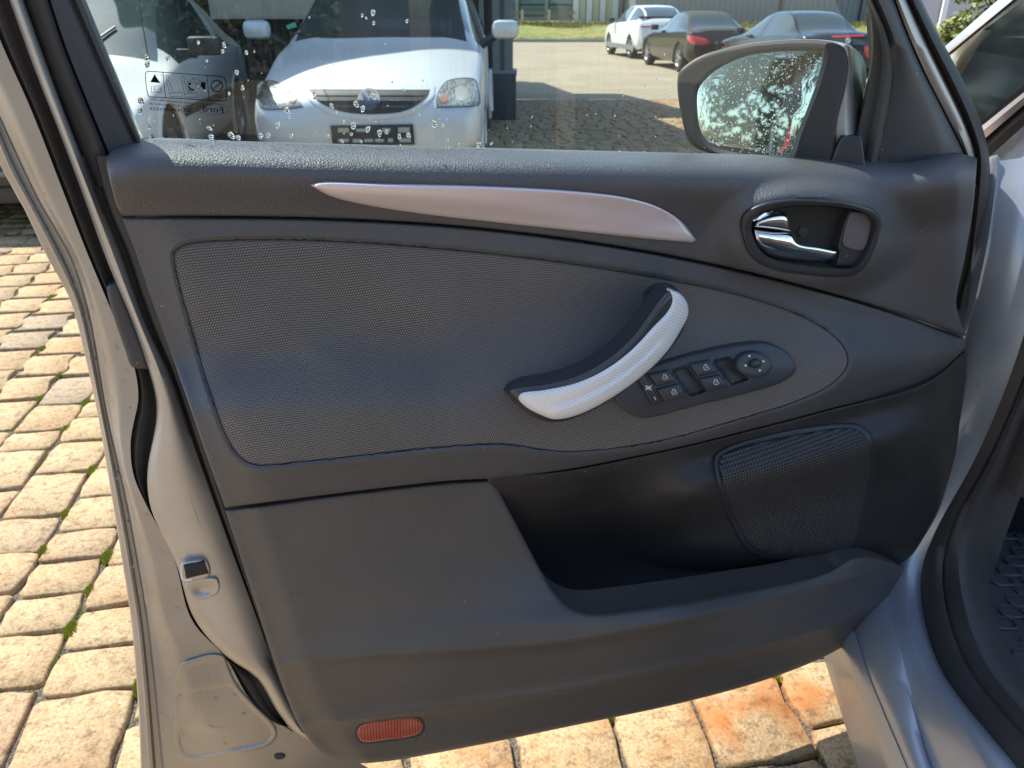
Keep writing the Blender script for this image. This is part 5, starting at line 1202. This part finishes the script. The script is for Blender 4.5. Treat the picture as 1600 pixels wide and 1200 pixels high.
obj('canopy_roof', ([v.co.copy() for v in bm.verts], [[v.index for v in f.verts] for f in bm.faces]), M_post, ws_, smooth=False); bm.free()
g = G(); g.box((-.235, 10.08, .5), (-.15, 10.26, 3.0)); g.box((-.15, 10.15, .5), (-.09, 10.19, 3.0)); g.box((-.09, 10.08, .5), (.012, 10.26, 3.0)); obj('steel_post', g, M_post, ws_, smooth=False)
g = G(); g.box((-.36, 9.96, -.02), (.05, 10.40, .525), bev=.012); obj('post_footing', g, mat('dark_footing', (.045, .055, .06), .6), ws_)
g = G(); g.box((-.60, 9.99, -.02), (-.37, 10.35, .50), bev=.012); g.box((-.72, 9.98, .50), (.06, 10.42, .56), bev=.01); obj('footing_ledge', g, M_post, ws_)
rack = empty('storage_rack', (-1.1, 11.8, 0), 0, 'storage rack in the dark workshop between the hatchback and the steel post', 'rack')
for x in (-1.85, -1.0, -.45): g = G(); g.box((x, 11.6, 0), (x+.06, 11.68, 2.4)); obj('upright', g, M_post, rack, smooth=False)
for z in (.35, 1.02, 1.7): g = G(); g.box((-1.85, 11.55, z), (-.40, 12.1, z+.07)); obj('shelf', g, mat('worn_shelf', (.10, .09, .075), .7), rack, smooth=False)
rr = random.Random(9)
for k in range(9):
    x = -1.75+(k % 3)*.45; z = (.42, 1.09, 1.77)[k//3]; h_ = rr.uniform(.12, .34); c_ = rr.uniform(.02, .12)
    g = G(); g.box((x, 11.6, z), (x+rr.uniform(.2, .36), 11.95, z+h_), bev=.01); obj('stored_box', g, mat('stored_box_grey', (c_*1.1, c_, c_*.8), .7), None, label=['dark box', 'grey box', 'brown box'][k % 3]+' on the '+['lowest', 'middle', 'top'][k//3]+' shelf of the workshop rack', cat='box', group='boxes on the workshop rack')
cab = empty('wall_cabinet', (-3.1, 12.9, 1.17), 0, 'long pale grey cabinet against the dark workshop wall above the white coupe', 'cabinet')
g = G(); g.box((-4.5, 12.7, 1.10), (-2.9, 13.38, 1.9), bev=.01); obj('carcass', g, mat('pale_cabinet', (.62, .66, .66), .5), cab)
for x in (-4.45, -3.67): g = G(); g.box((x, 12.68, 1.13), (x+.74, 12.70, 1.86), bev=.004); obj('cabinet_door', g, mat('pale_cabinet_door', (.60, .64, .64), .5), cab)
M_pil = mat('brown_wood', (.24, .13, .08), .6)

# ================================================================== FAR SIDE OF THE YARD
g = G()
xs_ = np.linspace(-8, 60, 60)
g.grid([[Vector((x, y, z+.05*math.sin(x*1.3+y))) for x in xs_] for y, z in ((42.35, -.10), (43, .10), (44.5, .42), (46.3, .62), (49, .66), (60, .66))], flip=True)
M_bank = mat('bank_grass', (.18, .17, .04), .95); c = coords(M_bank); n_ = N(M_bank, 'ShaderNodeTexNoise', Scale=3.0, Detail=8.0, Roughness=.7); Lk(M_bank, c, 0, n_, 'Vector'); r_ = ramp(M_bank, n_, 0, [(.35, (.10, .15, .03)), (.65, (.36, .28, .09))]); Lk(M_bank, r_, 0, bsdf(M_bank), 'Base Color')
bank = obj('grass_bank', g, M_bank, None, kind='structure')
g = G(); rr = random.Random(4)
for k in range(26000):
    x = rr.uniform(-2, 22); t = rr.random(); y = 42.4+t*4; z = -.10+.72*sst(y, 42.4, 46.3); b = rr.uniform(0, 3.14); s = .03; h_ = rr.uniform(.05, .16)
    g.v += [Vector((x-s*math.cos(b), y-s*math.sin(b), z)), Vector((x+s*math.cos(b), y+s*math.sin(b), z)), Vector((x+rr.uniform(-.05, .05), y, z+h_))]; n = len(g.v); g.f.append((n-3, n-2, n-1))
obj('bank_grass_blades', g, M_bank, None, smooth=False, kind='stuff', label='yellow-green grass growing on the bank at the far side of the yard', cat='grass')
kb = empty('kerb', (5, 42.1, -.17), 0, None, None); kb['kind'] = 'structure'
x = -8.0
ms_ = mesh('kerb_stone', *G().box((0, 0, 0), (.985, .15, .14), bev=.012).geo(), mat('kerb_concrete', (.30, .29, .27), .85), False)
while x < 32:
    o = bpy.data.objects.new('kerb_stone', ms_); COL.objects.link(o); o.parent = kb; o.location = (x-5, 0, 0); x += 1.0
# ribbed hall
hall = empty('ribbed_hall', (20, 50, .6), 0, 'long grey ribbed metal hall behind the parked cars', 'building')
M_rib = mat('ribbed_grey_sheet', (.22, .225, .23), .5, .1)
g = G(); prof = []; x = 7.2
while x < 60:
    prof += [(x, 50.0), (x+.16, 50.0), (x+.20, 49.93), (x+.30, 49.93)]; x += .34
g.grid([[Vector((a, b, z)) for a, b in prof] for z in (.55, 7)], flip=True); g.box((7.2, 50.05, .5), (60, 62, 7)); obj('ribbed_wall', g, M_rib, hall, smooth=False)
for x in (15.6, 20.3, 26): g = G(); g.box((x, 49.86, .5), (x+.12, 50.05, 7)); obj('joint_strip', g, M_blk, hall, smooth=False)
off_b = empty('office_block', (3, 54, .6), 0, 'pale office block with teal windows and white columns beyond the grass bank', 'building')
g = G(); g.box((-20, 55, .5), (7.1, 60, 7)); obj('wall', g, mat('pale_render', (.5, .48, .40), .8), off_b, smooth=False)
for k in range(7):
    g = G(); g.box((-9+k*1.9, 54.9, .9), (-9+k*1.9+1.6, 55.02, 5)); wd_ = obj('window', g, mat('teal_pane', (.04, .14, .15), .15, 0, coat=1), off_b, smooth=False)
    g = G(); g.box((-9+k*1.9-.06, 54.86, .85), (-9+k*1.9+.02, 54.98, 5)); g.box((-9+k*1.9, 54.86, 1.55), (-9+k*1.9+1.6, 54.96, 1.65)); obj('window_frame', g, mat('dark_frame', (.04, .03, .03), .6), wd_, smooth=False)
for k, x in enumerate((3.9, 4.75, 5.6, 6.4)): g = G(); g.box((x, 54.3, .5), (x+.34, 54.8, 5)); obj('column', g, mat('white_column', (.7, .7, .68), .6), off_b, smooth=False)
for k, x in enumerate((4.3, 5.15, 6.0)): g = G(); g.box((x, 54.6, .5), (x+.4, 54.85, 5)); obj('cream_panel', g, mat('cream_panel', (.62, .58, .38), .7), off_b, smooth=False)
rl = empty('wooden_railing', (1, 47.5, .6), 0, 'brown wooden railing in front of the teal office windows', 'railing')
g = G(); g.box((-8, 47.5, 1.08), (3.6, 47.58, 1.22)); obj('rail', g, M_pil, rl, smooth=False)
g = G(); g.box((-8, 47.5, .78), (3.6, 47.56, .86)); obj('rail', g, M_pil, rl, smooth=False)
pm_ = mesh('railing_post', *G().box((0, 0, 0), (.14, .14, .75)).geo(), mat('pale_post', (.5, .42, .25), .7), False)
for k in range(8): o = bpy.data.objects.new('railing_post', pm_); COL.objects.link(o); o.parent = rl; o.location = (-8.5+k*1.5+.5, -.05, -.05)
# mesh fence and shrub seen right of the door frame
fn = empty('panel_fence', (9.5, 16, 0), 0, 'pale grey panel fence with white posts at the upper right beside the shrub', 'fence')
for k in range(4):
    x = 7.15+k*1.0; g = G(); g.box((x, 16.0, .2), (x+.86, 16.03, 2.2)); obj('fence_panel', g, mat('pale_fence_panel', (.42, .42, .44), .6), fn, smooth=False)
    g = G(); g.box((x-.09, 15.95, -.2), (x-.02, 16.05, 2.3)); obj('fence_post', g, M_white, fn, smooth=False)
def leaf_crown(name, centers, n, size, m, parent, seed, squash=.8):
    r = random.Random(seed); g = G()
    for k in range(n):
        c, rad = r.choice(centers); 
        while True:
            d = Vector((r.uniform(-1, 1), r.uniform(-1, 1), r.uniform(-1, 1)))
            if d.length < 1: break
        if r.random() < .6: d = d.normalized()*r.uniform(.75, 1.05)
        p = Vector(c) + Vector((d.x, d.y, d.z*squash))*rad
        a = Vector((r.uniform(-1, 1), r.uniform(-1, 1), r.uniform(-.6, .6))).normalized(); b = a.orthogonal().normalized(); s = size*r.uniform(.6, 1.3)
        n0 = len(g.v); g.v += [p-a*s, p+b*s*.45, p+a*s, p-b*s*.45]; g.f.append((n0, n0+1, n0+2, n0+3))
    return obj(name, g, m, parent, smooth=False)
def leafm(name, base):
    m = mat(name, base, .6); gi_ = N(m, 'ShaderNodeNewGeometry'); r = ramp(m, gi_, 'Random Per Island', [(0, [x*.55 for x in base]), (1, [x*1.5 for x in base])]); Lk(m, r, 0, bsdf(m), 'Base Color'); return m
M_l1 = leafm('yellow_green_leaf', (.16, .19, .03)); M_l2 = leafm('dark_green_leaf', (.06, .10, .03)); M_bark = mat('bark', (.10, .07, .05), .9)
def tree(name, x, y, h_, rad, m, label, seed, leaves=5200, cat='tree', low=.35, sz=.11):
    t = empty(name, (x, y, 0), 0, label, cat); r = random.Random(seed); g = G()
    g.tube([(x, y, -.1), (x+.05, y, h_*.3), (x-.05, y+.05, h_*.62), (x, y, h_*.9)], [h_*.028, h_*.02, h_*.012, h_*.004], 8); cs = []
    for k in range(16):
        a = r.uniform(0, 6.28); z = h_*r.uniform(low, .75); d = rad*r.uniform(.45, .95); e = (x+d*math.cos(a), y+d*math.sin(a), z+rad*r.uniform(.1, .5)); g.tube([(x, y, z*.8), ((x+e[0])/2, (y+e[1])/2, z), e], [h_*.010, h_*.006, h_*.002], 5); cs.append((e, rad*r.uniform(.28, .48)))
    cs.append(((x, y, h_*.85), rad*.45)); obj('trunk', g, M_bark, t); leaf_crown('crown', cs, leaves, sz, m, t, seed+1); return t
tree('shrub', 6.95, 11.8, 1.9, .85, M_l1, 'yellow-green leafy shrub above the front quarter window', 31, 5000, 'shrub', .15, .06)
tree('shrub', 4.3, 6.9, 1.15, .55, M_l1, 'small yellow-green shrub seen low through the front quarter window', 35, 3000, 'shrub', .15, .05)
tree('mirror_tree', -2.0, -12, 6.5, 2.7, M_l2, 'leafy dark green tree standing in the yard behind the viewer', 41, 7500, low=.12, sz=.13)  # trees behind the viewer are invented for the mirror to reflect
tree('mirror_tree', 1.2, -16, 8.5, 3.2, M_l2, 'taller tree behind the viewer, to the right of the other', 51, 5500, low=.15, sz=.13)
tree('mirror_tree', -6.0, -12.5, 7.0, 2.6, M_l1, 'light green tree behind the viewer at the far left', 61, 4200, low=.12)
hg = empty('hedge', (0, -14.5, 0), 0, 'low dark hedge behind the viewer under the trees', 'hedge')  # added as a dark backdrop low in the mirror's reflection
leaf_crown('foliage', [((-9+k*.8, -14.5, .9), 1.05) for k in range(22)], 8000, .14, M_l2, hg, 77)
fl = empty('red_mirror_prop', (-1.7, -9, 0), 0, 'red stand-in cloth on a pole behind the viewer, added for the wing mirror', 'stand-in')  # stand-in added to give the mirror its red spot
g = G().tube([(-1.7, -9, 0), (-1.7, -9, 1.6)], .025, 8); obj('pole', g, M_post, fl)
g = G(); g.grid([[Vector((-1.68+x+.25*(z-.8), -9+.02*math.sin(z*9+x*9), z)) for x in (0, .11, .22)] for z in np.linspace(.70, 1.55, 8)]); obj('cloth', g, M_tail, fl)
